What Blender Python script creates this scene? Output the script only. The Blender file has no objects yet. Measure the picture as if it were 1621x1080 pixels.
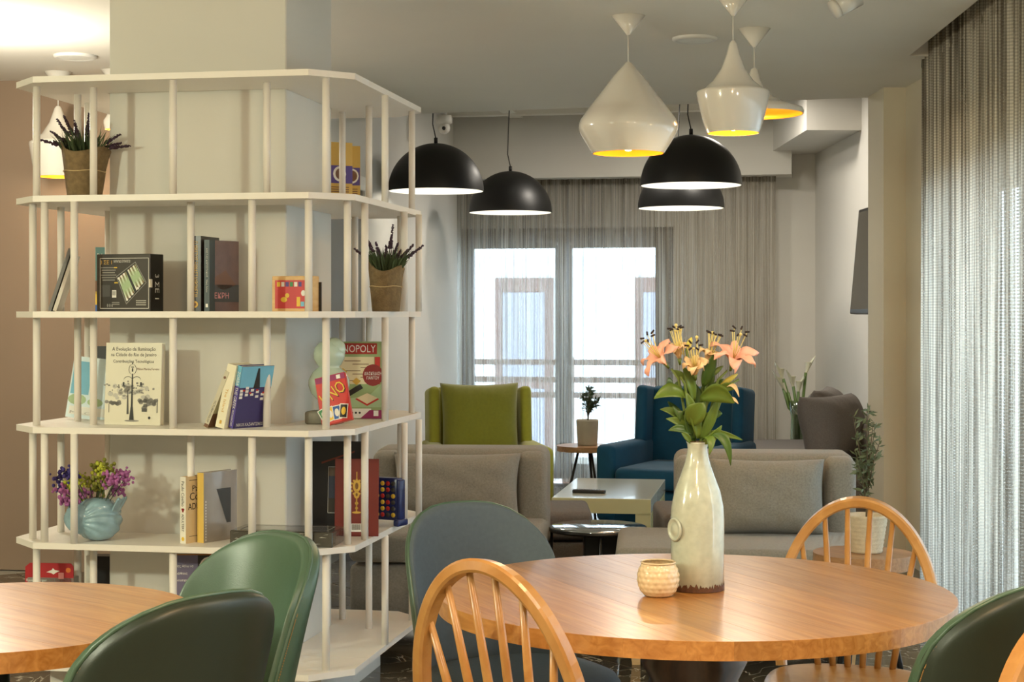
import bpy, bmesh, math, random
from mathutils import Vector, Matrix
random.seed(7)
R = math.radians
sc = bpy.context.scene
COL = sc.collection
# ------------------------------------------------------------------ camera
F = 2614.0; CX = 810.5; HY = 495.5; EYE = 1.35
cam_d = bpy.data.cameras.new('camera'); cam = bpy.data.objects.new('camera', cam_d); COL.objects.link(cam)
cam.location = (0, 0, EYE); cam.rotation_euler = (R(90), 0, 0)
cam_d.sensor_width = 36; cam_d.lens = 36 * F / 1621; cam_d.shift_y = -(540 - HY) / 1621
cam_d.clip_start = .05; sc.camera = cam
# ------------------------------------------------------------------ world / lights / exposure
sc.view_settings.view_transform = 'Standard'; sc.view_settings.look = 'None'
sc.view_settings.gamma = 1; sc.view_settings.use_curve_mapping = False
sc.view_settings.exposure = 0.4
sc.cycles.transparent_max_bounces = 24
wd = bpy.data.worlds.new('sky'); sc.world = wd; wd.use_nodes = True
bg = wd.node_tree.nodes['Background']; bg.inputs[0].default_value = (.74, .87, 1, 1); bg.inputs[1].default_value = 6.5
def lamp(name, loc, power, color, radius=.1, typ='POINT', rot=None, size=None, spot=None):
    l = bpy.data.lights.new(name, typ); l.energy = power; l.color = color
    if typ == 'AREA':
        l.shape = 'DISK'; l.size = size
    else:
        l.shadow_soft_size = radius
    if typ == 'SPOT':
        l.spot_size = R(spot); l.spot_blend = .6
    o = bpy.data.objects.new(name, l); o.location = loc
    if rot: o.rotation_euler = rot
    COL.objects.link(o); return o
lamp('pendant_glow_dining', (-3.75, 2.25, 2.04), 155, (.95, 1, .75), .10)
lamp('pendant_glow_table', (.05, 1.7, 2.25), 40, (1, .62, .32), .12)
lamp('pendant_glow_entry', (-2.3, 7.0, 2.2), 38, (1, .93, .78), .10)
lamp('window_side_fill', (1.25, 2.6, 2.0), 26, (1, .88, .70), .12)  # added fill lamp lifting ceiling, table and curtain; no pendant hangs here
for dx, dy in ((.8, 11.3), (1.5, 10.9)):
    lamp('lounge_fill', (dx, dy, 2.84), 15, (1, .92, .80), typ='AREA', size=.25, rot=(0, 0, 0))  # added fill for more ambient light in the lounge, without fittings
for dx, dy in ((-2.2, .6), (.3, .3)):
    lamp('front_fill', (dx, dy, 2.55), 26, (1, .9, .76), typ='AREA', size=.22, rot=(0, 0, 0))  # added frontal fill up near the camera, out of view

# ------------------------------------------------------------------ materials
def lin(c):
    return tuple(((v / 255) / 12.92 if v / 255 <= .04045 else ((v / 255 + .055) / 1.055) ** 2.4) for v in c) + (1,)
MATS = {}
def mat(name, rgb, rough=.5, var=.08, scale=14, metal=0, bump=0, bscale=None, coat=0, stretch=None, spec=.5, emit=None, estr=0, sheen=0, trans=0, objrand=0, alpha=1):
    if name in MATS: return MATS[name]
    m = bpy.data.materials.new(name); m.use_nodes = True; nt = m.node_tree; N = nt.nodes; L = nt.links
    b = N['Principled BSDF']; c = lin(rgb)
    b.inputs['Roughness'].default_value = rough; b.inputs['Metallic'].default_value = metal
    b.inputs['Coat Weight'].default_value = coat; b.inputs['Specular IOR Level'].default_value = spec
    b.inputs['Sheen Weight'].default_value = sheen; b.inputs['Transmission Weight'].default_value = trans
    b.inputs['Alpha'].default_value = alpha
    tc = N.new('ShaderNodeTexCoord'); mp = N.new('ShaderNodeMapping'); L.new(tc.outputs['Object'], mp.inputs[0])
    if stretch: mp.inputs['Scale'].default_value = stretch
    nz = N.new('ShaderNodeTexNoise'); nz.inputs['Scale'].default_value = scale; nz.inputs['Detail'].default_value = 4
    L.new(mp.outputs[0], nz.inputs[0])
    mx = N.new('ShaderNodeMix'); mx.data_type = 'RGBA'
    mx.inputs[6].default_value = tuple(max(0, v * (1 - var * 1.6)) for v in c[:3]) + (1,)
    mx.inputs[7].default_value = tuple(min(1, v * (1 + var * 1.6)) for v in c[:3]) + (1,)
    L.new(nz.outputs[0], mx.inputs[0]); out = mx.outputs[2]
    if objrand:
        oi = N.new('ShaderNodeObjectInfo'); hs = N.new('ShaderNodeHueSaturation'); mr = N.new('ShaderNodeMapRange')
        mr.inputs[3].default_value = 1 - objrand; mr.inputs[4].default_value = 1 + objrand
        L.new(oi.outputs['Random'], mr.inputs[0]); L.new(mr.outputs[0], hs.inputs['Value']); L.new(out, hs.inputs['Color']); out = hs.outputs[0]
    L.new(out, b.inputs['Base Color'])
    if bump:
        n2 = N.new('ShaderNodeTexNoise'); n2.inputs['Scale'].default_value = bscale or scale * 6; n2.inputs['Detail'].default_value = 3
        L.new(mp.outputs[0], n2.inputs[0])
        bp = N.new('ShaderNodeBump'); bp.inputs['Strength'].default_value = bump; bp.inputs['Distance'].default_value = .004
        L.new(n2.outputs[0], bp.inputs['Height']); L.new(bp.outputs[0], b.inputs['Normal'])
    if emit:
        b.inputs['Emission Color'].default_value = lin(emit); b.inputs['Emission Strength'].default_value = estr
    MATS[name] = m; return m
def wood_mat(name, c1, c2, rough=.3, coat=.3, objrand=.12, ax=(1, 14, 14)):
    m = bpy.data.materials.new(name); m.use_nodes = True; nt = m.node_tree; N = nt.nodes; L = nt.links; b = N['Principled BSDF']
    tc = N.new('ShaderNodeTexCoord'); mp = N.new('ShaderNodeMapping'); L.new(tc.outputs['Object'], mp.inputs[0]); mp.inputs['Scale'].default_value = ax
    nz = N.new('ShaderNodeTexNoise'); nz.inputs['Scale'].default_value = 3.2; nz.inputs['Detail'].default_value = 6; nz.inputs['Distortion'].default_value = 1.2
    oi = N.new('ShaderNodeObjectInfo'); ad = N.new('ShaderNodeVectorMath'); ad.operation = 'ADD'
    sc_ = N.new('ShaderNodeVectorMath'); sc_.operation = 'SCALE'; sc_.inputs[0].default_value = (37, 21, 55); L.new(oi.outputs['Random'], sc_.inputs['Scale'])
    L.new(mp.outputs[0], ad.inputs[0]); L.new(sc_.outputs[0], ad.inputs[1]); L.new(ad.outputs[0], nz.inputs[0])
    rp = N.new('ShaderNodeValToRGB'); rp.color_ramp.elements[0].position = .3; rp.color_ramp.elements[1].position = .72
    rp.color_ramp.elements[0].color = lin(c1); rp.color_ramp.elements[1].color = lin(c2); L.new(nz.outputs[0], rp.inputs[0])
    hs = N.new('ShaderNodeHueSaturation'); mr = N.new('ShaderNodeMapRange'); mr.inputs[3].default_value = 1 - objrand; mr.inputs[4].default_value = 1 + objrand
    L.new(oi.outputs['Random'], mr.inputs[0]); L.new(mr.outputs[0], hs.inputs['Value']); L.new(rp.outputs[0], hs.inputs['Color']); L.new(hs.outputs[0], b.inputs['Base Color'])
    b.inputs['Roughness'].default_value = rough; b.inputs['Coat Weight'].default_value = coat; b.inputs['Coat Roughness'].default_value = .18
    bp = N.new('ShaderNodeBump'); bp.inputs['Strength'].default_value = .08; bp.inputs['Distance'].default_value = .002; L.new(nz.outputs[0], bp.inputs['Height']); L.new(bp.outputs[0], b.inputs['Normal'])
    MATS[name] = m; return m
def tile_mat():
    m = bpy.data.materials.new('dark_marble'); m.use_nodes = True; nt = m.node_tree; N = nt.nodes; L = nt.links; b = N['Principled BSDF']
    tc = N.new('ShaderNodeTexCoord'); oi = N.new('ShaderNodeObjectInfo')
    sc_ = N.new('ShaderNodeVectorMath'); sc_.operation = 'SCALE'; sc_.inputs[0].default_value = (41, 23, 7); L.new(oi.outputs['Random'], sc_.inputs['Scale'])
    ad = N.new('ShaderNodeVectorMath'); ad.operation = 'ADD'; L.new(tc.outputs['Object'], ad.inputs[0]); L.new(sc_.outputs[0], ad.inputs[1])
    n1 = N.new('ShaderNodeTexNoise'); n1.inputs['Scale'].default_value = 5; n1.inputs['Detail'].default_value = 8; n1.inputs['Distortion'].default_value = .8; L.new(ad.outputs[0], n1.inputs[0])
    r1 = N.new('ShaderNodeValToRGB'); r1.color_ramp.elements[0].color = lin((46, 41, 34)); r1.color_ramp.elements[1].color = lin((98, 88, 72)); L.new(n1.outputs[0], r1.inputs[0])
    n2 = N.new('ShaderNodeTexNoise'); n2.inputs['Scale'].default_value = 3; n2.inputs['Detail'].default_value = 5; n2.inputs['Distortion'].default_value = 1.6; L.new(ad.outputs[0], n2.inputs[0])
    r2 = N.new('ShaderNodeValToRGB'); e = r2.color_ramp.elements; e[0].position = .492; e[0].color = (0, 0, 0, 1); e[1].position = .5; e[1].color = (1, 1, 1, 1)
    e3 = e.new(.508); e3.color = (0, 0, 0, 1); L.new(n2.outputs[0], r2.inputs[0])
    mx = N.new('ShaderNodeMix'); mx.data_type = 'RGBA'; L.new(r2.outputs[0], mx.inputs[0]); L.new(r1.outputs[0], mx.inputs[6]); mx.inputs[7].default_value = lin((190, 182, 165))
    L.new(mx.outputs[2], b.inputs['Base Color']); b.inputs['Roughness'].default_value = .09; return m
def curtain_mat(name, ca, cb, dens, stripes, ribs=0, tl_=.4):
    m = bpy.data.materials.new(name); m.use_nodes = True; nt = m.node_tree; N = nt.nodes; L = nt.links
    N.remove(N['Principled BSDF']); out = N['Material Output']
    uv = N.new('ShaderNodeUVMap'); mp = N.new('ShaderNodeMapping'); mp.inputs['Scale'].default_value = (stripes, .6, 1); L.new(uv.outputs[0], mp.inputs[0])
    nz = N.new('ShaderNodeTexNoise'); nz.inputs['Scale'].default_value = 1; nz.inputs['Detail'].default_value = 3; L.new(mp.outputs[0], nz.inputs[0])
    rp = N.new('ShaderNodeValToRGB'); rp.color_ramp.elements[0].position = .40; rp.color_ramp.elements[1].position = .60
    rp.color_ramp.elements[0].color = lin(ca); rp.color_ramp.elements[1].color = lin(cb); L.new(nz.outputs[0], rp.inputs[0])
    df = N.new('ShaderNodeBsdfDiffuse'); tl = N.new('ShaderNodeBsdfTranslucent'); L.new(rp.outputs[0], df.inputs[0]); L.new(rp.outputs[0], tl.inputs[0])
    m1 = N.new('ShaderNodeMixShader'); m1.inputs[0].default_value = tl_; L.new(df.outputs[0], m1.inputs[1]); L.new(tl.outputs[0], m1.inputs[2])
    tr = N.new('ShaderNodeBsdfTransparent'); m2 = N.new('ShaderNodeMixShader')
    mp2 = N.new('ShaderNodeMapping'); mp2.inputs['Scale'].default_value = (stripes * 1.3, .4, 1); mp2.inputs['Location'].default_value = (3.3, 0, 0); L.new(uv.outputs[0], mp2.inputs[0])
    n2 = N.new('ShaderNodeTexNoise'); n2.inputs['Scale'].default_value = 1; n2.inputs['Detail'].default_value = 2; L.new(mp2.outputs[0], n2.inputs[0])
    mr = N.new('ShaderNodeMapRange'); mr.inputs[1].default_value = .38; mr.inputs[2].default_value = .62; mr.inputs[3].default_value = dens[0]; mr.inputs[4].default_value = dens[1]; L.new(n2.outputs[0], mr.inputs[0])
    fac = mr.outputs[0]
    if ribs:
        wv = N.new('ShaderNodeTexWave'); wv.bands_direction = 'Y'; wv.inputs['Scale'].default_value = ribs; L.new(uv.outputs[0], wv.inputs[0])
        mm = N.new('ShaderNodeMapRange'); mm.inputs[3].default_value = .72; mm.inputs[4].default_value = 1.1; L.new(wv.outputs['Fac'], mm.inputs[0])
        mu = N.new('ShaderNodeMath'); mu.operation = 'MULTIPLY'; mu.use_clamp = True; L.new(fac, mu.inputs[0]); L.new(mm.outputs[0], mu.inputs[1]); fac = mu.outputs[0]
    L.new(fac, m2.inputs[0]); L.new(tr.outputs[0], m2.inputs[1]); L.new(m1.outputs[0], m2.inputs[2]); L.new(m2.outputs[0], out.inputs[0]); return m
def glass_mat(name, tint=(240, 246, 248), mix=.12):
    m = bpy.data.materials.new(name); m.use_nodes = True; nt = m.node_tree; N = nt.nodes; L = nt.links; N.remove(N['Principled BSDF'])
    tr = N.new('ShaderNodeBsdfTransparent'); tr.inputs[0].default_value = lin(tint); gl = N.new('ShaderNodeBsdfGlossy'); gl.inputs['Roughness'].default_value = .03
    mx = N.new('ShaderNodeMixShader'); mx.inputs[0].default_value = mix; L.new(tr.outputs[0], mx.inputs[1]); L.new(gl.outputs[0], mx.inputs[2]); L.new(mx.outputs[0], N['Material Output'].inputs[0]); return m

# ------------------------------------------------------------------ geometry helpers
class MB:
    def __init__(s): s.v = []; s.f = []; s.sm = []
    def add(s, vs, fs, smooth=False):
        o = len(s.v); s.v += [tuple(v) for v in vs]; s.f += [tuple(i + o for i in f) for f in fs]; s.sm += [smooth] * len(fs); return s
    def box(s, x0, x1, y0, y1, z0, z1):
        vs = [(x, y, z) for z in (z0, z1) for y in (y0, y1) for x in (x0, x1)]
        return s.add(vs, [(0, 2, 3, 1), (4, 5, 7, 6), (0, 1, 5, 4), (2, 6, 7, 3), (0, 4, 6, 2), (1, 3, 7, 5)])
    def rbox(s, x0, x1, y0, y1, z0, z1, r, seg=3, smooth=True):
        bm = bmesh.new(); bmesh.ops.create_cube(bm, size=1)
        for v in bm.verts: v.co = ((x0 + x1) / 2 + v.co.x * (x1 - x0), (y0 + y1) / 2 + v.co.y * (y1 - y0), (z0 + z1) / 2 + v.co.z * (z1 - z0))
        bmesh.ops.bevel(bm, geom=list(bm.edges), offset=min(r, .49 * min(x1 - x0, y1 - y0, z1 - z0)), segments=seg, affect='EDGES', profile=.5)
        bm.verts.index_update(); s.add([v.co[:] for v in bm.verts], [[v.index for v in f.verts] for f in bm.faces], smooth); bm.free(); return s
    def prism(s, poly, z0, z1):
        n = len(poly); vs = [(p[0], p[1], z0) for p in poly] + [(p[0], p[1], z1) for p in poly]
        a = sum(poly[i][0] * poly[(i + 1) % n][1] - poly[(i + 1) % n][0] * poly[i][1] for i in range(n))
        fs = [tuple(range(n))[::-1], tuple(range(n, 2 * n))] + [(i, (i + 1) % n, (i + 1) % n + n, i + n) for i in range(n)]
        if a < 0: fs = [f[::-1] for f in fs]
        return s.add(vs, fs)
    def tube(s, pts, rad, n=10, smooth=True, flat=1.0, up=None):
        pts = [Vector(p) for p in pts]; k = len(pts)
        rad = rad if isinstance(rad, (list, tuple)) else [rad] * k
        vs = []; prev = None
        for i, p in enumerate(pts):
            t = (pts[min(i + 1, k - 1)] - pts[max(i - 1, 0)]).normalized()
            if up is not None: a = Vector(up) - t * t.dot(Vector(up))
            elif prev is None: a = t.cross(Vector((0, 0, 1)) if abs(t.z) < .9 else Vector((1, 0, 0)))
            else: a = prev - t * t.dot(prev)
            a.normalize(); prev = a; b = t.cross(a)
            for j in range(n):
                w = 2 * math.pi * j / n + (math.pi / n if n == 4 else 0); vs.append(p + (a * math.cos(w) + b * math.sin(w) * flat) * rad[i])
        fs = [(i * n + j, i * n + (j + 1) % n, (i + 1) * n + (j + 1) % n, (i + 1) * n + j) for i in range(k - 1) for j in range(n)]
        fs += [tuple(range(n))[::-1], tuple(range((k - 1) * n, k * n))]
        return s.add(vs, fs, smooth)
    def lathe(s, prof, n=40, c=(0, 0), smooth=True, fn=None, cap=True):
        vs = []
        for (r, z) in prof:
            for j in range(n):
                w = 2 * math.pi * j / n; rr = r * (fn(w, z) if fn else 1); vs.append((c[0] + rr * math.cos(w), c[1] + rr * math.sin(w), z))
        k = len(prof); fs = [(i * n + j, i * n + (j + 1) % n, (i + 1) * n + (j + 1) % n, (i + 1) * n + j) for i in range(k - 1) for j in range(n)]
        if cap:
            if prof[0][0] > 1e-4: fs.append(tuple(range(n))[::-1])
            if prof[-1][0] > 1e-4: fs.append(tuple(range((k - 1) * n, k * n)))
        return s.add(vs, fs, smooth)
    def grid(s, fn, nu, nv, smooth=True, thick=0):
        vs = [Vector(fn(i / nu, j / nv)) for j in range(nv + 1) for i in range(nu + 1)]; w = nu + 1
        fs = [(j * w + i, j * w + i + 1, (j + 1) * w + i + 1, (j + 1) * w + i) for j in range(nv) for i in range(nu)]
        if not thick: return s.add(vs, fs, smooth)
        nn = [Vector((0, 0, 0)) for _ in vs]
        for f in fs:
            n_ = (vs[f[2]] - vs[f[0]]).cross(vs[f[3]] - vs[f[1]])
            for i in f: nn[i] += n_
        bk = [v - n_.normalized() * thick if n_.length else v for v, n_ in zip(vs, nn)]; o = len(vs)
        fs2 = fs + [tuple(i + o for i in f[::-1]) for f in fs]
        ring = list(range(nu + 1)) + [j * w + nu for j in range(1, nv + 1)] + [nv * w + i for i in range(nu - 1, -1, -1)] + [j * w for j in range(nv - 1, 0, -1)]
        for a, b in zip(ring, ring[1:] + ring[:1]): fs2.append((b, a, a + o, b + o))
        return s.add(vs + bk, fs2, smooth)
    def ball(s, c, r, n=10, sc3=(1, 1, 1)):
        k = n // 2 + 1
        o = len(s.v); s.lathe([(max(1e-5, r * math.sin(math.pi * i / k)), -r * math.cos(math.pi * i / k)) for i in range(k + 1)], n, cap=False)
        for i in range(o, len(s.v)): v = s.v[i]; s.v[i] = (c[0] + v[0] * sc3[0], c[1] + v[1] * sc3[1], c[2] + v[2] * sc3[2])
        return s
    def pillow(s, W, H, T, M=None, n=34, p=4, crease=.06):
        M = M or Matrix()
        def side(sg):
            def fn(a, b):
                x = 2 * a - 1; z = 2 * b - 1
                t = max(0, (1 - abs(x) ** p) * (1 - abs(z) ** p)) ** .55
                px = x * (1 - crease * (1 - abs(z) ** 2) * abs(x)); pz = z * (1 - crease * (1 - abs(x) ** 2) * abs(z))
                wr = (.03 * math.sin(9 * x + 3 * z) * math.sin(7 * z - 2 * x) + .05 * math.sin(26 * x + 2 * math.sin(5 * x)) * abs(z) ** 3) * t
                return M @ Vector((px * W / 2, sg * (t + wr) * T / 2, pz * H / 2 + H / 2))
            return fn
        s.grid(lambda a, b: side(-1)(a, b), n, n); s.grid(lambda a, b: side(1)(1 - a, b), n, n); return s
    def xf(s, M):
        s.v = [tuple(M @ Vector(v)) for v in s.v]; return s
    def mesh(s, name):
        me = bpy.data.meshes.new(name); me.from_pydata(s.v, [], s.f); me.polygons.foreach_set('use_smooth', s.sm); me.update(); return me
    def build(s, name, m, parent=None, weld=False):
        me = s.mesh(name)
        if weld:
            bm = bmesh.new(); bm.from_mesh(me); bmesh.ops.remove_doubles(bm, verts=bm.verts, dist=1e-5); bm.to_mesh(me); bm.free()
        return link(name, me, m, parent)
def link(name, me, m, parent=None):
    if m is not None and not me.materials: me.materials.append(m)
    o = bpy.data.objects.new(name, me); COL.objects.link(o)
    if parent: o.parent = parent
    return o
def tag(o, label=None, cat=None, group=None, kind=None):
    if label: o['label'] = label
    if cat: o['category'] = cat
    if group: o['group'] = group
    if kind: o['kind'] = kind
    return o
def thing(name, label, cat, loc=(0, 0, 0), rz=0, group=None, rot=None):
    o = bpy.data.objects.new(name, None); o.empty_display_size = .05; COL.objects.link(o); o.location = loc
    o.rotation_euler = rot if rot else (0, 0, rz); return tag(o, label, cat, group)
def copy_tree(o, parent=None):
    c = o.copy(); COL.objects.link(c)
    if parent: c.parent = parent
    for ch in list(o.children): copy_tree(ch, c)
    return c
def struct(name, mb, m, parent=None, label=None):
    o = mb.build(name, m, parent)
    if not parent: o['kind'] = 'structure'
    if label: o['label'] = label
    return o
_fc = {}
def text(parent, s, o, ex, ey, w, h, m, name='lettering'):
    """flat lettering centred at o; w/h fit the block, h may be None"""
    if s not in _fc:
        c = bpy.data.curves.new('t', 'FONT'); c.body = s; c.align_x = 'CENTER'; c.resolution_u = 2
        t = bpy.data.objects.new('t', c); COL.objects.link(t); bpy.context.view_layer.update()
        me = bpy.data.meshes.new_from_object(t.evaluated_get(bpy.context.evaluated_depsgraph_get()))
        _fc[s] = ([v.co.copy() for v in me.vertices], [tuple(p.vertices) for p in me.polygons])
        bpy.data.objects.remove(t); bpy.data.meshes.remove(me)
    vs, fs = _fc[s]; x0 = min(v.x for v in vs); x1 = max(v.x for v in vs); y0 = min(v.y for v in vs); y1 = max(v.y for v in vs)
    sx = w / (x1 - x0); sy = (h / (y1 - y0)) if h else sx
    ex = Vector(ex); ey = Vector(ey); n = ex.cross(ey); o = Vector(o)
    mb = MB(); mb.add([o + ex * (v.x - (x0 + x1) / 2) * sx + ey * (v.y - (y0 + y1) / 2) * sy + n * .0009 for v in vs], fs)
    return mb.build(name, m, parent)
def decal(parent, pts, o, ex, ey, m, name='print', lift=.0005):
    ex = Vector(ex); ey = Vector(ey); n = ex.cross(ey); o = Vector(o); mb = MB()
    polys = pts if isinstance(pts[0][0], (tuple, list)) else [pts]
    for p in polys: mb.add([o + ex * q[0] + ey * q[1] + n * lift for q in p], [tuple(range(len(p)))])
    return mb.build(name, m, parent)
def rect(cx, cy, w, h): return [(cx - w / 2, cy - h / 2), (cx + w / 2, cy - h / 2), (cx + w / 2, cy + h / 2), (cx - w / 2, cy + h / 2)]
def disc(cx, cy, rx, ry=None, n=14): ry = ry or rx; return [(cx + rx * math.cos(2 * math.pi * i / n), cy + ry * math.sin(2 * math.pi * i / n)) for i in range(n)]
def frame_polys(cx, cy, w, h, t): return [rect(cx, cy + h / 2, w, t), rect(cx, cy - h / 2, w, t), rect(cx - w / 2, cy, t, h), rect(cx + w / 2, cy, t, h)]
FR = ((1, 0, 0), (0, 0, 1)); SP = ((0, 0, -1), (0, -1, 0)); SPU = ((0, -1, 0), (0, 0, 1)); RS = ((0, 1, 0), (0, 0, 1)); RSD = ((0, 0, -1), (0, 1, 0)); TP = ((1, 0, 0), (0, 1, 0))
def at(px, py, d): return Vector(((px - CX) / F * d, d, EYE - (py - HY) / F * d))
def fx(px, d, z=0): return Vector(((px - CX) / F * d, d, z))
A = R(-10.4); U = Vector((math.cos(A), math.sin(A), 0)); V = Vector((-math.sin(A), math.cos(A), 0))
def rotm(o, rz): return Matrix.Translation(o) @ Matrix.Rotation(rz, 4, 'Z')

M_ceil = mat('ceiling_paint', (230, 225, 213), .9, .015, 3)
M_wall = mat('wall_paint', (214, 211, 203), .9, .02, 3)
M_warm = mat('wall_cream', (214, 205, 182), .9, .02, 3)
M_brown = mat('wall_taupe', (152, 130, 110), .9, .03, 2)
M_pillar = mat('pillar_paint', (216, 214, 206), .85, .015, 3)
M_white = mat('white_lacquer', (238, 232, 222), .42, .02, 6, bump=.03)
M_grey = mat('door_grey', (120, 116, 108), .6, .03, 4)
M_trimw = mat('white_trim', (225, 222, 214), .5, .02, 5)

# ================================================================== STRUCTURE
# floor: base + diagonal marble tiles
fl = struct('floor', MB().box(-6, 6, -3.5, 15.5, -.12, -.006), mat('grout', (150, 144, 130), .8))
tl = MB().rbox(-.2985, .2985, -.2985, .2985, -.012, 0, .0015, 1, False).mesh('tile'); tl.materials.append(tile_mat())
td = Vector((math.cos(R(-55.4)), math.sin(R(-55.4)))); tn = Vector((.823, .568))
for i in range(-12, 22):
    for j in range(-30, 10):
        c = tn * (.34 + .3 + .6 * i) + td * (.6 * j + .2)
        if -3.0 < c.x < 3.1 and 5.3 < c.y < 13.4:
            if c.y > 8.6 and c.x < -1.6: continue
            o = link('tile', tl, None, fl); o.location = (c.x, c.y, 0); o.rotation_euler = (0, 0, R(-55.4))
# ceilings
E0 = Vector((.428, 9.82)); E1 = Vector((1.72, 9.44)); ED = (E1 - E0) / (E1.x - E0.x)
def edge(x): p = E0 + ED * (x - E0.x); return (p.x, p.y)
struct('ceiling', MB().prism([(-6, -3.5), (1.55, -3.5), (1.70, 4.0), (1.885, 7.84), (2.16, 7.84), (2.16, 9.0), (2.45, 9.0), edge(2.45), edge(-1.6), (-6, 11.2)], 2.57, 2.95), M_ceil)
struct('ceiling_slot', MB().box(1.4, 2.6, -3.5, 7.9, 2.86, 2.98), M_ceil)
struct('ceiling_lounge', MB().box(-1.8, 2.7, 9.0, 14.2, 2.98, 3.08), M_ceil)
# cross joists of the raised lounge ceiling
for k, dd in enumerate((10.75, 11.7, 12.6)):
    b = MB().box(-1.35, 2.3, -.05, .05, 2.86, 2.99).xf(rotm((.1, dd, 0), A)); struct('trim_%d' % (k + 1), b, M_ceil)
b = MB().box(-.05, .05, -1.6, 1.3, 2.87, 2.985).xf(rotm((-.2, 11.6, 0), A)); struct('trim_4', b, M_ceil)
# shelf pillar
SO = Vector((-.549, 5.421, 0))
def sh(x, y, z=0): return SO + U * x + V * y + Vector((0, 0, z))
MS = Matrix.Translation(SO) @ Matrix.Rotation(A, 4, 'Z')
struct('wall_pillar', MB().rbox(-.965, -.305, .318, .868, 0, 2.57, .004, 1, False).xf(MS), M_pillar)
# left taupe wall + lounge left wall
W0 = Vector((-6, 8.98)); 
struct('wall_left', MB().prism([(-6, 9.26), (-1.08, 8.40), (-1.08, 8.6), (-6, 9.46)], 0, 2.57), M_brown)
ll = struct('wall_lounge_left', MB().prism([(-1.12, 8.39), (-1.08, 8.38), (-.41, 13.35), (-.6, 13.4), (-1.5, 8.46)], 0, 2.98), M_wall)
struct('wall_left_outer', MB().box(-6.1, -5.0, -3.5, 9.4, 0, 2.57), M_brown)
struct('wall_back', MB().box(-6, 2.4, -3.6, -3.5, 0, 2.9), M_wall)
# grey service door with white frame in the lounge left wall
dl = Vector((-.41 + 1.12, 13.35 - 8.12, 0)); dln = dl.normalized(); dang = math.atan2(dln.y, dln.x)
def lw(s): return Vector((-1.12, 8.12, 0)) + dln * s
d1 = struct('door_1', MB().box(.62, 1.52, -.045, -.003, 0, 2.06).xf(rotm((-1.12, 8.12, 0), dang)), M_grey)
struct('door_frame', MB().box(.54, .62, -.06, -.002, 0, 2.14).box(1.52, 1.60, -.06, -.002, 0, 2.14).box(.62, 1.52, -.06, -.002, 2.06, 2.14).xf(rotm((-1.12, 8.12, 0), dang)), M_trimw, d1)
struct('door_handle', MB().tube([(1.42, -.05, 1.02), (1.42, -.09, 1.02), (1.32, -.09, 1.02)], .009).xf(rotm((-1.12, 8.12, 0), dang)), mat('steel', (170, 170, 168), .25, metal=1), d1)
# far wall with french door opening
FO = Vector((.15, 13.2, 0)); MF = rotm(FO, A)
struct('wall_far', MB().box(-1.2, -.635, 0, .25, 0, 3.0).box(1.138, 2.75, 0, .25, 0, 3.0).box(-.635, 1.138, 0, .25, 2.03, 3.0).xf(MF), M_wall)
struct('wall_far_beam', MB().box(-.62, 2.06, -.34, -.02, 2.40, 2.98).xf(MF), M_wall)
M_dframe = mat('window_frame_grey', (112, 106, 98), .5, .04, 6)
w1 = struct('window_1', MB().box(-.635, -.55, .08, .15, 0, 2.03).box(1.053, 1.138, .08, .15, 0, 2.03).box(-.55, 1.053, .08, .15, 1.95, 2.03), M_dframe); w1.matrix_world = MF
for x0, x1 in ((-.55, .25), (.253, 1.053)):
    struct('door_leaf', MB().box(x0, x0 + .065, .085, .14, .02, 1.95).box(x1 - .065, x1, .085, .14, .02, 1.95).box(x0 + .065, x1 - .065, .085, .14, 1.87, 1.95).box(x0 + .065, x1 - .065, .085, .14, .02, .14), M_dframe, w1)
    struct('pane', MB().box(x0 + .06, x1 - .06, .108, .114, .13, 1.88), glass_mat('pane_glass', mix=.05) if 'pg' not in MATS else MATS['pg'], w1)
for x in (.20, .31): struct('latch', MB().ball((x, .06, 1.905), .014, 8), M_trimw, w1)
# right lounge wall, bulkhead, pier, right wall with window
struct('wall_lounge_right', MB().box(2.35, 2.6, 9.3, 13.2, 0, 3.0), M_wall)
struct('wall_right_bulkhead', MB().prism([(1.98, 11.1), (2.36, 11.1), (2.36, 12.85), (1.98, 12.9)], 2.58, 2.99), M_wall)
struct('wall_right_pier', MB().box(2.01, 2.36, 8.93, 9.32, 0, 2.57), M_warm)
struct('wall_right', MB().box(2.13, 2.4, 8.15, 8.95, 0, 2.97).box(2.13, 2.4, 2.6, 8.15, 1.98, 2.97).box(2.13, 2.4, -3.5, 2.6, 0, 2.97), M_warm)
w2 = struct('window_2', MB().box(2.2, 2.26, 8.08, 8.15, 0, 1.98).box(2.2, 2.26, 2.6, 2.67, 0, 1.98).box(2.2, 2.26, 2.67, 8.08, 1.91, 1.98).box(2.2, 2.26, 2.67, 8.08, 0, .07).box(2.2, 2.26, 6.2, 6.27, .07, 1.91).box(2.2, 2.26, 4.4, 4.47, .07, 1.91), M_dframe)
pg = glass_mat('pane_glass_side', mix=.05)
for y0, y1 in ((2.67, 4.4), (4.47, 6.2), (6.27, 8.08)): struct('pane', MB().box(2.228, 2.234, y0, y1, .07, 1.91), pg, w2)
M_base = mat('baseboard_dark', (70, 64, 56), .35)
struct('baseboard_far', MB().box(1.14, 2.3, -.012, 0, 0, .08).xf(MF), M_base)

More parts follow.
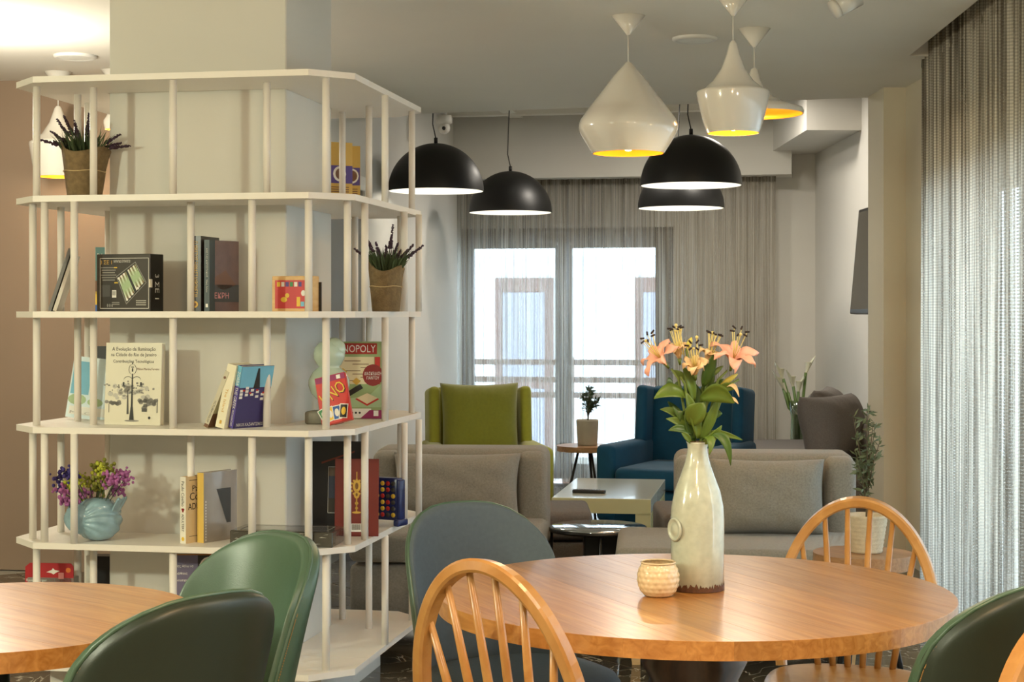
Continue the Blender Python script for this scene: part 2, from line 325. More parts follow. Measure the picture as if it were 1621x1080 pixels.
# ================================================================== EXTERIOR
ex = thing('neighbour_house', 'pale house with brown shutters seen through the sheer far curtain', 'building', FO + V * 7, A)
MB().box(-4.5, 6, 0, .3, -1, 2.05).build('facade', mat('house_white', (238, 238, 236), .9, .03), ex)
M_shut = mat('shutter_brown', (120, 92, 82), .7, .1)
for x in (-1.28, .45):
    s_ = MB().box(x - .36, x + .36, -.06, 0, -.8, 1.78).build('shutter', M_shut, ex)
    MB().box(x - .26, x + .26, -.075, -.06, .55, 1.6).build('shutter_panel', mat('shutter_pane', (150, 150, 160), .4), s_)
    MB().box(x - .26, x + .26, -.075, -.06, -.7, .42).build('shutter_panel', MATS['shutter_pane'], s_)
rl = thing('balcony_railing', 'brown wooden balcony railing outside the far glass door', 'railing', FO + V * 1.9, A)
M_rail = mat('railing_wood', (140, 112, 98), .7)
for z in (.60, .74, .9): MB().box(-2.2, 2.6, -.03, .03, z - .025, z + .025).build('rail', M_rail, rl)
for x in (-1.6, .02, 1.5): MB().box(x - .05, x + .05, -.04, .04, 0, .95).build('post', M_rail, rl)
struct('balcony_floor', MB().box(-3, 4, .3, 2.3, -.2, -.02).xf(MF), mat('balcony_tile', (205, 200, 192), .8))
struct('terrace_floor', MB().box(2.45, 6, 0, 9, -.2, -.05), MATS['balcony_tile'])

# ================================================================== CURTAINS
def curtain(name, label, path, z0, z1, wl, amp, m, head, mh, seed, step=.012):
    rnd = random.Random(seed); P = [Vector(p) for p in path]
    seg = []; tot = 0
    for a, b in zip(P, P[1:]): seg.append((tot, a, b)); tot += (b - a).length
    n = int(tot / step); rows = 7
    ph = [rnd.uniform(0, 6) for _ in range(4)]
    def pt(s):
        for s0, a, b in reversed(seg):
            if s >= s0: t = (b - a).normalized(); return a + t * (s - s0), Vector((-t.y, t.x))
    def off(s, k):
        w = 2 * math.pi / wl
        return amp * (.75 * math.sin(w * s + 1.3 * math.sin(s * 2.1 + ph[0])) + .35 * math.sin(w * 1.73 * s + ph[1] + k * .4) + .3 * math.sin(w * .37 * s + ph[2] + k * .5))
    def surf(name, za, zb, am, mm, par, rws, lift=0):
        me = bpy.data.meshes.new(name); vs = []; uvs = []
        for r in range(rws + 1):
            t = r / rws; z = za + (zb - za) * t
            for i in range(n + 1):
                s = tot * i / n; p, nn = pt(s); q = p + nn * (off(s, 1 - t) * am * (1 - .35 * t) + lift); vs.append((q.x, q.y, z)); uvs.append((s, z))
        w = n + 1; fs = [(j * w + i, j * w + i + 1, (j + 1) * w + i + 1, (j + 1) * w + i) for j in range(rws) for i in range(n)]
        me.from_pydata(vs, [], fs); ul = me.uv_layers.new(name='UVMap')
        for l in me.loops: ul.data[l.index].uv = uvs[l.vertex_index]
        me.polygons.foreach_set('use_smooth', [True] * len(fs)); me.update(); return link(name, me, mm, par)
    root = thing(name, label, 'curtain', (0, 0, 0))
    surf('drape', z0, z1, 1, m, root, rows); surf('heading', z1 - head, z1 + .02, .9, mh, root, 2, .004)
    return root
cm1 = curtain_mat('sheer_string_grey', (150, 142, 128), (206, 200, 188), (.34, .70), 90)
cmh = curtain_mat('sheer_heading_grey', (104, 98, 88), (160, 152, 138), (.8, .97), 60)
pa = MF @ Vector((-.66, -.17, 0)); pb = MF @ Vector((1.14, -.17, 0)); pc = MF @ Vector((1.94, -.17, 0))
curtain('sheer_curtain', 'grey sheer string curtain across the far glass door behind the armchairs', [pa.xy, pb.xy, pc.xy], .02, 2.43, .085, .028, cm1, .07, cmh, 3)
curtain('sheer_curtain', 'second grey sheer layer drawn over the left half of the far door', [(MF @ Vector((-.64, -.10, 0))).xy, (MF @ Vector((1.0, -.10, 0))).xy], .02, 2.41, .12, .02, curtain_mat('sheer_white', (150, 150, 152), (215, 215, 218), (.12, .5), 55), .05, cmh, 5)
cm2 = curtain_mat('knit_string_beige', (120, 112, 100), (226, 220, 206), (.78, .98), 110, 24, .40)
curtain('sheer_curtain', 'tall beige striped knit curtain hanging along the right-hand window', [(1.985, 8.0), (1.90, 6.2), (1.80, 3.0)],   .02, 2.66, .075, .022, cm2, .13, curtain_mat('knit_heading', (120, 114, 100), (196, 188, 170), (.92, 1), 45), 9)

# ================================================================== BOOKSHELF
SZ = [2.155, 1.749, 1.355, .961, .568, .155]; TH = .021; CH = .124; WX = -1.224; DY = 1.19
bs = thing('bookshelf', 'white open shelving of chamfered boards and round posts wrapped around the pillar', 'bookshelf', SO, A)
for z in SZ:
    f_ = MB().prism([(WX, CH), (WX + CH, 0), (-CH, 0), (0, CH), (0, .300), (WX, .300)], z - TH, z).build('shelf', M_white, bs)
    g = .0012
    MB().prism([(WX, .300 + g), (WX + .257, .300 + g), (WX + .257, .872), (WX, .872)], z - TH, z).build('board', M_white, f_)
    MB().prism([(-.303, .300 + g), (0, .300 + g), (0, .872), (-.303, .872)], z - TH, z).build('board', M_white, f_)
    MB().prism([(WX, .872 + g), (0, .872 + g), (0, DY - CH), (-CH, DY), (WX + CH, DY), (WX, DY - CH)], z - TH, z).build('board', M_white, f_)
PA = [(58, 5.72), (123, 5.93), (148, 5.745), (139, 6.17), (274, 5.56), (422.5, 5.625), (516, 5.52), (609.5, 5.95), (652, 6.42), (584, 6.25), (542, 6.44)]
PB = [(52, 5.72), (70.5, 5.635), (96.5, 5.9), (117.5, 5.60), (171.5, 6.12), (302, 5.64), (399, 5.51), (488.5, 5.485), (550, 5.575), (577.5, 5.70), (562, 6.5), (640, 6.16), (663, 6.34), (634, 6.45)]
pm = {}
for k in range(5):
    z0, z1 = SZ[k + 1], SZ[k] - TH; key = round(z1 - z0, 4)
    if key not in pm: pm[key] = MB().tube([(0, 0, 0), (0, 0, key)], .0127, 16).mesh('post'); pm[key].materials.append(M_white)
    for (px, d) in (PA, PB)[k % 2]:
        p = MS.inverted() @ fx(px, d, z0); o = link('post', pm[key], None, bs); o.location = p
MB().box(-1.1, -.12, .13, .30, 0, SZ[5] - TH).box(-.29, -.12, .3, .9, 0, SZ[5] - TH).box(-1.1, -.98, .3, .9, 0, SZ[5] - TH).build('plinth', M_white, bs)

# ------------------------------------------------------------------ books and boxes
M_page = mat('paper_pages', (232, 224, 204), .9, .05, 4, stretch=(1, 90, 1))
def P_(name, rgb, rough=.5, **k): return mat(name, rgb, rough, **k)
BLK = P_('print_black', (30, 28, 26)); WHT = P_('print_white', (238, 236, 228)); GLD = P_('print_gold', (212, 170, 70)); RED = P_('print_red', (190, 40, 36)); GRY = P_('print_grey', (135, 133, 126)); DKG = P_('print_darkgrey', (70, 68, 64)); LGY = P_('print_lightgrey', (190, 188, 178)); YEL = P_('print_yellow', (236, 196, 60)); BLU = P_('print_blue', (40, 92, 170)); GRN = P_('print_green', (60, 140, 80)); PNK = P_('print_pink', (226, 150, 150)); ORA = P_('print_orange', (222, 120, 40)); SKY = P_('print_sky', (120, 190, 220)); PUR = P_('print_purple', (84, 66, 140)); MAG = P_('print_magenta', (150, 40, 96)); BRN = P_('print_brown', (120, 84, 60)); CRM = P_('print_cream', (228, 214, 176)); PGR = P_('print_palegreen', (170, 196, 150))
def book(name, label, loc, rz, W, H, T, cover, spine=None, rx=0, ry=0, hard=.002, group=None, cat='book'):
    r = thing(name, label, cat, loc, group=group)
    # tilts happen about the bottom edges so the book keeps touching the shelf
    M = Matrix.Translation(loc) @ Matrix.Rotation(rz, 4, 'Z') @ Matrix.Rotation(rx, 4, 'X') @ Matrix.Rotation(ry, 4, 'Y')
    low = min((M @ Vector((x, y, 0))).z for x in (-W / 2, W / 2) for y in (-T / 2, T / 2)); M = Matrix.Translation((0, 0, loc[2] - low)) @ M
    r.matrix_world = M
    MB().box(-W / 2, W / 2, -T / 2, -T / 2 + hard, 0, H).box(-W / 2, W / 2, T / 2 - hard, T / 2, 0, H).build('cover', cover, r)
    MB().box(-W / 2 - .0003, -W / 2 + hard, -T / 2 + .0001, T / 2 - .0001, .0002, H - .0002).build('spine', spine or cover, r)
    MB().box(-W / 2 + hard, W / 2 - .003, -T / 2 + hard, T / 2 - hard, .003, H - .003).build('pages', M_page, r)
    return r
def fr(W, H, T): return (0, -T / 2, H / 2)           # centre of the front cover
def sp(W, H, T): return (-W / 2 - .0003, 0, H / 2)   # centre of the spine
S2, S3, S4, S5, S6 = SZ[1:]
# --- top row: two yellow cookbooks
c_yel = mat('cookbook_yellow', (206, 170, 84), .5, .05)
for i, (px, d, rz, lb) in enumerate(((534, 6.5, A + R(40), 'yellow cookbook with purple photo band, left of the pair on the second shelf'), (555, 6.55, A + R(12), 'yellow cookbook with purple photo band, right of the pair on the second shelf'))):
    W, H, T = (.12, .272, .02) if i == 0 else (.075, .262, .02)
    b = book('cookbook', lb, fx(px, d, S2), rz, W, H, T, c_yel, group='yellow cookbooks on the second shelf')
    o = fr(W, H, T); decal(b, rect(0, .01, W, .07), o, *FR, PUR, 'photo_band'); decal(b, disc(.005, .012, .028, .03), o, *FR, WHT, 'plate_photo', .0009); decal(b, disc(.007, .012, .02, .022), o, *FR, BRN, 'food_photo', .0012)
    decal(b, [rect(0, -.04 - .009 * k, W * .75, .0035) for k in range(9)], o, *FR, BRN, 'text_lines')
# --- second row: leaning books
cw = mat('book_white', (226, 220, 206), .5); cb = mat('book_black', (34, 33, 33), .35); cg = mat('book_greyspine', (128, 128, 126), .5)
for (px_, d_, lb_, cv_, sp_c, h_) in ((83, 5.80, 'slim black book leaning right at the left end of the third shelf', cb, cg, .228), (91, 5.79, 'slim pale book leaning right behind the slim black one', cw, cw, .205)):
    b = book('book', lb_, fx(px_, d_, S3), 0, .15, h_, .012, cv_, sp_c); M_ = rotm(fx(px_, d_, S3), A + R(108)) @ Matrix.Rotation(R(18), 4, 'X')
    b.matrix_world = Matrix.Translation((0, 0, S3 - min((M_ @ Vector((0, y, 0))).z for y in (-.006, .006)))) @ M_
W, H, T = .10, .24, .012; ct = mat('book_teal', (84, 126, 124), .5)
b = book('book', 'teal and yellow paperback standing behind the backgammon box', fx(165, 6.13, S3), A, W, H, T, ct, cw); b.matrix_world = rotm(fx(172, 6.15, S3), A)
o = fr(W, H, T); decal(b, rect(0, -.03, W, .05), o, *FR, BRN); decal(b, rect(0, -.07, W, .05), o, *FR, YEL); decal(b, rect(0, -.107, W, .026), o, *FR, BLU); text(b, 'B L E', (-.022, -T / 2, .212), *FR, .04, .008, WHT)
# backgammon box
def gamebox(name, label, M, W, D, H, m, cat='game box', r=.0015):
    t = thing(name, label, cat); t.matrix_world = M; MB().rbox(-W / 2, W / 2, -D / 2, D / 2, 0, H, r, 1, False).build('box', m, t); return t
W, D, H = .212, .085, .197
bx_ = gamebox('game_box', 'black 3 in 1 backgammon box with printed board on the third shelf', rotm(fx(206, 5.70, S3), A - R(9)), W, D, H, mat('box_black', (48, 45, 40), .28, .06))
o = (0, -D / 2, H / 2)
decal(bx_, frame_polys(.004, -.002, .192, .172, .0016), o, *FR, WHT, 'border')
text(bx_, '3 ΣΕ 1', (-.068, -D / 2, .169), *FR, .046, .014, GLD); text(bx_, 'ΜΑΓΝΗΤΙΚΟ ΕΠΙΤΡΑΠΕΖΙΟ', (-.005, -D / 2, .172), *FR, .066, .009, WHT)
text(bx_, '3 ΣΕ 1', (W / 2, 0, .085), *RSD, .085, .026, WHT)
decal(bx_, [rect(-.058, .052 - .0085 * k, .062 - .006 * (k % 3), .0035) for k in range(6)], o, *FR, GRY, 'text_lines'); decal(bx_, [rect(-.03, .052, .012, .004), rect(-.028, .0, .014, .004)], o, *FR, YEL, 'text_lines', .0008)
decal(bx_, rect(-.07, -.028, .036, .04), o, *FR, DKG, 'photo'); decal(bx_, rect(-.036, -.038, .017, .026), o, *FR, WHT, 'barcode_panel')
decal(bx_, [rect(-.042 + .0022 * k, -.036, .001, .014) for k in range(6)], o, *FR, BLK, 'barcode', .0009); decal(bx_, [rect(-.03, -.068 - .006 * k, .03, .003) for k in range(2)] + [disc(-.062 + .009 * k, -.078, .003, .006, 8) for k in range(3)], o, *FR, GRY, 'icons')
q = [(-.028, .022), (.048, .072), (.092, .0), (.012, -.075)]
def qq(a, b_): 
    l = Vector(q[0]).lerp(Vector(q[3]), b_); r_ = Vector(q[1]).lerp(Vector(q[2]), b_); return tuple(l.lerp(r_, a))
decal(bx_, q, o, *FR, GRY, 'board_photo', .0006); decal(bx_, [qq(.03, .03), qq(.97, .03), qq(.97, .97), qq(.03, .97)], o, *FR, BLK, 'board_photo', .0009)
for h0, h1 in ((.06, .46), (.55, .95)): decal(bx_, [qq(h0, .08), qq(h1, .08), qq(h1, .92), qq(h0, .92)], o, *FR, PGR, 'board_photo', .0012)
for k in range(6):
    for h0 in (.06, .55):
        for (e0, e1) in ((.08, .42), (.92, .58)):
            decal(bx_, [qq(h0 + k * .067, e0), qq(h0 + k * .067 + .055, e0), qq(h0 + k * .067 + .027, e1)], o, *FR, BRN if k % 2 else WHT, 'board_point', .0015)
decal(bx_, [disc(*qq(.08 + .067 * k, .12), .0045, n=8) for k in (0, 2, 4)] + [disc(*qq(.1 + .067 * k, .9), .0045, n=8) for k in (0, 2, 4, 8)], o, *FR, WHT, 'checker', .0018)
decal(bx_, [rect(.07, -.062 - .007 * k, .04, .0025) for k in range(3)], o, *FR, LGY, 'text_lines')
MB().box(W / 2 - .004, W / 2 + .001, -D / 2 - .001, -D / 2 + .012, .082, .11).build('tape', M_page, bx_)
# three standing books
W, H, T = .16, .258, .05; c1 = mat('book_darkbrown', (44, 38, 34), .3)
b = book('book', 'thick dark hardback with gold Greek spine lettering on the third shelf', fx(321, 5.70, S3), A + R(90), W, H, T, c1, c1)
b.matrix_world = rotm(fx(322, 5.72, S3), A + R(88)); o = sp(W, H, T); text(b, 'Ο ΧΡΙΣΤΟΣ ΞΑΝΑΣΤΑΥΡΩΝΕΤΑΙ', (o[0], -.006, .145), *SP, .19, .014, GLD); text(b, 'Ν. ΚΑΖΑΝΤΖΑΚΗΣ', (o[0], .011, .085), *SP, .07, .008, WHT); decal(b, disc(0, 0, .012), (o[0], -.003, .024), *SPU, GLD, 'emblem', .001); decal(b, disc(0, 0, .006), (o[0], -.003, .024), *SPU, BRN, 'emblem', .0014)
W, H, T = .15, .245, .019; c2 = mat('book_slate', (52, 66, 70), .4)
b = book('book', 'slim slate-blue book beside the thick dark hardback', fx(341, 5.70, S3), 0, W, H, T, c2, c2); b.matrix_world = rotm(fx(341, 5.71, S3), A + R(88)); o = sp(W, H, T)
text(b, 'ΚΩΣΤΑΣ ΚΑΡΥΩΤΑΚΗΣ   Νίκη Λέων', (o[0], 0, .14), *SP, .15, .008, LGY); decal(b, rect(0, 0, .008, .012), (o[0], 0, .02), *SPU, WHT, 'emblem')
W, H, T = .15, .245, .014; c3 = mat('book_photo_brown', (112, 84, 72), .4, .25, 25)
b = book('book', 'brown photo-cover book standing right of the slate-blue one', fx(352, 5.7, S3), 0, W, H, T, c3, c3); b.matrix_world = rotm(fx(351.5, 5.72, S3), A + R(66)); o = fr(W, H, T)
decal(b, [(-.075, -.02), (.01, .02), (.06, -.03), (.0, -.05)], o, *FR, PNK if False else BRN, 'figure'); decal(b, rect(0, -.06, W, .06), o, *FR, DKG, 'photo'); text(b, 'ΝΕΚΡΗ', (-.02, -T / 2, .055), *FR, .09, .02, PNK)
# wooden puzzle box
W, D, H = .150, .055, .120; M_pine = wood_mat('pine', (214, 170, 108), (232, 196, 138), .5, 0, .05, (3, 3, 12))
t = gamebox('puzzle_box', 'small wooden tray puzzle with red picture panel on the third shelf', rotm(fx(468, 5.62, S3), A - R(8)), W, D, H, M_pine); t['category'] = 'puzzle'
o = (0, -D / 2, H / 2); decal(t, rect(0, -.002, .128, .096), o, *FR, P_('puzzle_red', (206, 66, 66)), 'picture_panel')
for k in range(6): decal(t, rect(-.05 + .016 * k, .032, .012, .016), o, *FR, (YEL, WHT, PUR, GRN, WHT, PUR)[k], 'game_square', .0009); 
for k in range(5): decal(t, rect(.024 + .015 * (k % 4), -.035 + .016 * (k // 4) , .013, .016), o, *FR, (YEL, SKY, GRN, SKY, YEL)[k], 'game_square', .0009)
decal(t, [disc(-.03, -.02, .012, .009), disc(-.018, -.006, .008)], o, *FR, YEL, 'duck_print', .0009); decal(t, disc(.042, .002, .008, .01), o, *FR, WHT, 'duck_print', .0009)
MB().box(W / 2 - .001, W / 2 + .008, D / 2 - .004, D / 2 + .004, .0, .1).build('backing_edge', BLK, t)
# --- fourth shelf
W, H, T = .14, .205, .012
b = book('book', 'white and sky-blue cover book leaning behind the lamp-post book', fx(134, 6.0, S4), 0, W + .03, H + .02, T, mat('cover_sky', (214, 232, 238), .4), cw); b.matrix_world = rotm(fx(139, 6.02, S4 + .001), A + R(2)) @ Matrix.Rotation(R(6), 4, 'Y') @ Matrix.Rotation(R(-8), 4, 'X'); W, H = .17, .225
o = fr(W, H, T); decal(b, rect(-.045, .035, .07, .12), o, *FR, SKY, 'sky_photo'); decal(b, [disc(-.05, -.045, .035, .02), disc(.02, -.05, .03, .015)], o, *FR, PGR, 'shrub_photo', .0008); text(b, 'MILOS', (-.02, -T / 2, .02), *FR, .1, .01, GRY); decal(b, rect(0, -.085, .15, .03), o, *FR, WHT, 'photo', .0009)
b = book('book', 'black-edged book standing at the back behind the white and sky-blue one', fx(150, 6.12, S4), A, .12, .265, .014, cb, cb); b.matrix_world = rotm(fx(159, 6.16, S4), A)
W, H, T = .212, .285, .026; c4 = mat('cover_cream', (222, 218, 196), .35, .02)
b = book('book', 'cream book with an old street lamp picture facing out on the fourth shelf', fx(210, 5.76, S4), A, W, H, T, c4, c4); b.matrix_world = rotm(fx(212, 5.73, S4), A - R(4)) @ Matrix.Rotation(R(-3), 4, 'X')
o = fr(W, H, T); zt = -T / 2
text(b, 'A Evolução da Iluminação', (0, zt, .262), *FR, .165, .016, DKG); text(b, 'na Cidade do Rio de Janeiro', (0, zt, .242), *FR, .172, .016, DKG); text(b, 'Contribuições Tecnológicas', (0, zt, .219), *FR, .155, .014, BLK); text(b, 'Milton Martins Ferreira', (.056, zt, .194), *FR, .083, .008, BRN)
rr = random.Random(3)
decal(b, [disc(rr.gauss(-.018, .036), -.022 + rr.gauss(0, .012) , rr.uniform(.006, .013), rr.uniform(.004, .009), 8) for _ in range(34)], o, *FR, LGY, 'tree_print', .0007)
decal(b, [disc(rr.gauss(-.018, .04), -.018 + rr.gauss(0, .013), rr.uniform(.002, .005), rr.uniform(.002, .004), 7) for _ in range(50)], o, *FR, GRY, 'tree_print', .0009)
tag(decal(b, [disc(rr.gauss(.06, .02), -.065 + rr.gauss(0, .008), .009, .007, 8) for _ in range(18)] + [disc(rr.uniform(-.1, -.05), -.066 + rr.gauss(0, .004), .008, .006, 8) for _ in range(12)], o, *FR, GRY, 'tree_print', .0009), kind='stuff')
decal(b, [[(-.022, -.105), (-.014, -.105), (-.018, -.02), (-.021, -.02)], rect(-.09, -.085, .002, .03), rect(.093, -.075, .003, .05), rect(.045, -.09, .02, .012)], o, *FR, DKG, 'trunk_print', .001)
lp = [[(-.012, -.125), (.006, -.125), (.001, -.08), (-.007, -.08)], [(-.0065, -.08), (.0005, -.08), (-.001, .035), (-.005, .035)], rect(-.003, .048, .005, .012), rect(-.003, .058, .01, .003), rect(-.036, .0, .006, .012), rect(-.036, -.008, .013, .003), rect(.03, .0, .006, .012), rect(.03, -.008, .013, .003), disc(-.003, .071, .002, .004, 8)]
for s in (-1, 1):
    prev = None
    for k in range(9):
        w = math.pi * k / 8; p = (-.003 + s * (.0165 - .0165 * math.cos(w)), .012 + .013 * math.sin(w))
        if prev: lp.append([(prev[0], prev[1] - .001), (p[0], p[1] - .001), (p[0], p[1] + .001), (prev[0], prev[1] + .001)])
        prev = p
    prev = None
    for k in range(9):
        w = math.pi * (k / 8) - math.pi / 2; p = (-.003 + s * .014 * math.cos(w), .05 + .018 * math.sin(w))
        if prev: lp.append([(prev[0] - .0008, prev[1]), (prev[0] + .0008, prev[1]), (p[0] + .0008, p[1]), (p[0] - .0008, p[1])])
        prev = p
decal(b, lp, o, *FR, BLK, 'lamp_print', .0013); decal(b, disc(-.002, -.128, .028, .003), o, *FR, GRY, 'lamp_print', .001); decal(b, disc(.064, -.117, .005), o, *FR, BLK, 'emblem')
# three leaning books
def lean(name, label, px, d, W, H, T, cover, spine, deg, rz=A + R(80)):
    b = book(name, label, fx(px, d, S4), 0, W, H, T, cover, spine); M = rotm(fx(px, d, S4), rz) @ Matrix.Rotation(R(deg), 4, 'X') @ Matrix.Translation((0, T / 2 * 1, 0))
    # lift so the lower edge rests on the board
    low = min((M @ Vector((x, y, 0))).z for x in (-W / 2, W / 2) for y in (-T / 2, T / 2)); b.matrix_world = Matrix.Translation((0, 0, S4 - low)) @ M; return b
W, H, T = .14, .208, .016; b = lean('book', 'thin landscape-cover paperback leaning right, leftmost of three on the fourth shelf', 345, 5.62, W, H, T, mat('cover_mist', (196, 190, 160), .5, .2, 8), mat('spine_mist', (206, 200, 176), .5), 24)
o = fr(W, H, T); decal(b, rect(0, -.075, W, .05), o, *FR, BRN, 'photo'); o = sp(W, H, T); decal(b, disc(0, 0, .005), (o[0], 0, .185), *SPU, BRN, 'emblem'); text(b, 'VICTORIA HISLOP', (o[0], 0, .06), *SP, .08, .007, DKG); decal(b, rect(0, 0, T, .012), (o[0], 0, .008), *SPU, BRN, 'band')
W, H, T = .14, .218, .034; b = lean('book', 'thick cream-spined paperback in the middle of the three leaning books', 371, 5.60, W, H, T, mat('cover_ivory', (236, 228, 196), .5, .03), mat('spine_ivory', (240, 234, 206), .5, .02), 13)
o = sp(W, H, T); text(b, 'The Island', (o[0], 0, .095), *SP, .08, .010, GLD); decal(b, rect(0, 0, .008, .012), (o[0], 0, .02), *SPU, GLD, 'emblem')
W, H, T = .145, .215, .022; b = lean('book', 'purple and turquoise Zorba paperback, rightmost of the three leaning books', 394, 5.60, W, H, T, P_('zorba_purple', (62, 54, 110), .4), P_('zorba_purple_spine', (88, 76, 160), .4), 13, A + R(62))
o = sp(W, H, T); decal(b, rect(0, 0, T, .07), (o[0], 0, .18), *SPU, SKY, 'spine_top'); text(b, 'ZORBA THE GREEK', (o[0], 0, .13), *SP, .13, .014, WHT); text(b, 'NIKOS KAZANTZAKIS', (o[0], 0, .035), *SP, .055, .009, WHT)
o = fr(W, H, T); decal(b, rect(0, .07, W, .073), o, *FR, SKY, 'sky_print'); decal(b, [(-.01, .03), (.02, .03), (.008, .1), (.0, .1)], o, *FR, BLK, 'mast_print', .0009); decal(b, [rect(-.06 + .024 * (k % 6), -.0 + .014 * (k // 6 ) + .01 * math.sin(k), .014, .009) for k in range(14)], o, *FR, WHT, 'village_print', .0009); decal(b, [rect(-.05 + .03 * k, .024 - .01 * (k % 2), .01, .006) for k in range(4)], o, *FR, RED, 'village_print', .001); text(b, 'NIKOS KAZANTZAKIS', (0, -T / 2, .012), *FR, .12, .011, WHT)
# monopoly box
W, D, H = .205, .045, .283
t = gamebox('game_box', 'red and green Monopoly box standing on the fourth shelf corner', rotm(fx(563, 6.08, S4), A + R(8)) @ Matrix.Rotation(R(-3), 4, 'X'), W, D, H, mat('monopoly_green', (150, 172, 120), .35, .05))
o = (0, -D / 2, H / 2); decal(t, rect(-.01, .115, .18, .04), o, *FR, P_('mono_red', (168, 40, 34)), 'title_band'); text(t, 'MONOPOLY', (-.01, -D / 2, H / 2 + .115), *FR, .17, .027, WHT)
decal(t, rect(-.01, .035, .16, .1), o, *FR, CRM, 'money_print'); decal(t, rect(.082, .035, .02, .1), o, *FR, RED, 'red_panel', .0007); decal(t, rect(-.082, .03, .03, .1), o, *FR, RED, 'red_panel', .0007)
decal(t, [rect(-.01 + .03 * (k % 3), .07 - .012 * k, .06, .0025) for k in range(7)], o, *FR, BRN, 'text_lines', .0009); decal(t, [[(x, y + .014), (x + .016, y), (x, y - .014), (x - .016, y)] for x, y in ((-.045, .03), (-.06, .0), (.005, -.005))], o, *FR, GLD, 'note_print', .001)
decal(t, disc(.066, .018, .038, .04, 20), o, *FR, P_('mono_badge', (140, 34, 34)), 'badge', .0012); text(t, 'ΔΙΑΣΚΕΔΑΣΗ', (.066, -D / 2 - .001, H / 2 + .024), *FR, .064, .012, WHT); text(t, 'ΠΑΝΤΟΥ', (.066, -D / 2 - .001, H / 2 + .008), *FR, .046, .012, WHT)
decal(t, [[(-.03, -.045), (0, -.025), (.02, -.015), (.03, -.03), (.005, -.045), (-.02, -.06)]], o, *FR, BLK, 'silhouette_print', .001)
decal(t, [(-.1, -.075), (.05, -.06), (.1, -.01), (.1, -.1), (-.1, -.1)], o, *FR, PGR, 'board_print', .0006); decal(t, [(0, -.07), (.045, -.05), (.09, -.07), (.045, -.095)], o, *FR, RED, 'board_print', .0009); decal(t, [(.006, -.066), (.045, -.048), (.084, -.066), (.045, -.088)], o, *FR, CRM, 'board_print', .0012)
decal(t, rect(-.02, -.122, .16, .035), o, *FR, WHT, 'info_strip', .0008); decal(t, [(.02, -.141), (.1, -.141), (.1, -.11), (.055, -.11)], o, *FR, MAG, 'corner_print', .001); decal(t, rect(.078, -.122, .018, .02), o, *FR, WHT, 'logo', .0013); decal(t, [disc(-.01 + .014 * k, -.12, .004) for k in range(3)], o, *FR, BLK, 'icons', .001)
# uno pack
W, D, H = .108, .022, .168
t = gamebox('card_pack', 'red UNO card pack leaning against the ceramic figure', Matrix(), W, D, H, P_('uno_red', (206, 44, 34), .3), 'card game')
Mu = rotm(fx(535, 5.60, S4), A - R(2)) @ Matrix.Rotation(R(-14), 4, 'X') @ Matrix.Rotation(R(-14), 4, 'Y')
low = min((Mu @ Vector((x, y, 0))).z for x in (-W / 2, W / 2) for y in (-D / 2, D / 2)); t.matrix_world = Matrix.Translation((0, 0, S4 - low)) @ Mu
o = (0, -D / 2, H / 2); e2 = (Vector((math.cos(.45), 0, math.sin(.45))), Vector((-math.sin(.45), 0, math.cos(.45))))
text(t, 'UNO', (.004, -D / 2 - .0006, .103), *e2, .094, .046, P_('uno_shadow', (90, 20, 16))); text(t, 'UNO', (.002, -D / 2 - .0012, .105), *e2, .092, .043, YEL)
decal(t, rect(0, .072, .106, .02), o, *FR, MAG, 'top_band'); decal(t, rect(.03, .072, .014, .014), o, *FR, WHT, 'logo', .001)
for k, (x, an, cc) in enumerate(((-.04, .35, GRN), (-.018, .18, YEL), (.006, .0, BLU), (.03, -.25, BLK))):
    e3 = (Vector((math.cos(an), 0, math.sin(an))), Vector((-math.sin(an), 0, math.cos(an)))); oc = Vector((x, -D / 2, .034))
    decal(t, rect(0, 0, .03, .05), oc, *e3, WHT, 'card_print', .0007 + .0004 * k); decal(t, rect(0, 0, .024, .044), oc, *e3, cc, 'card_print', .0009 + .0004 * k); decal(t, disc(0, 0, .008, .014), oc, *e3, WHT if k < 3 else YEL, 'card_print', .0011 + .0004 * k)
# ceramic figure
M_cel = mat('celadon_glaze', (186, 204, 184), .12, .12, 9, coat=.6, bump=.05, bscale=40)
t = thing('ceramic_figure', 'pale green glazed ceramic bust on a dark block behind the red card pack', 'figurine', fx(521, 5.79, S4), A)
MB().lathe([(.001, .045), (.036, .046), (.034, .056), (.03, .065), (.03, .078), (.045, .088), (.064, .108), (.073, .135), (.072, .155), (.058, .182), (.042, .195), (.037, .2), (.044, .21), (.054, .228), (.056, .246), (.05, .268), (.036, .284), (.02, .291), (.001, .293)], 32, cap=False).build('body', M_cel, t)
MB().ball((.018, .004, .262), .045, 18, (.9, .9, .9)).ball((-.045, 0, .252), .012, 10).build('hair', M_cel, t)
MB().rbox(-.075, .045, -.05, .05, 0, .046, .008, 2).build('base', mat('stone_base', (130, 128, 112), .6, .3, 20, bump=.4), t)
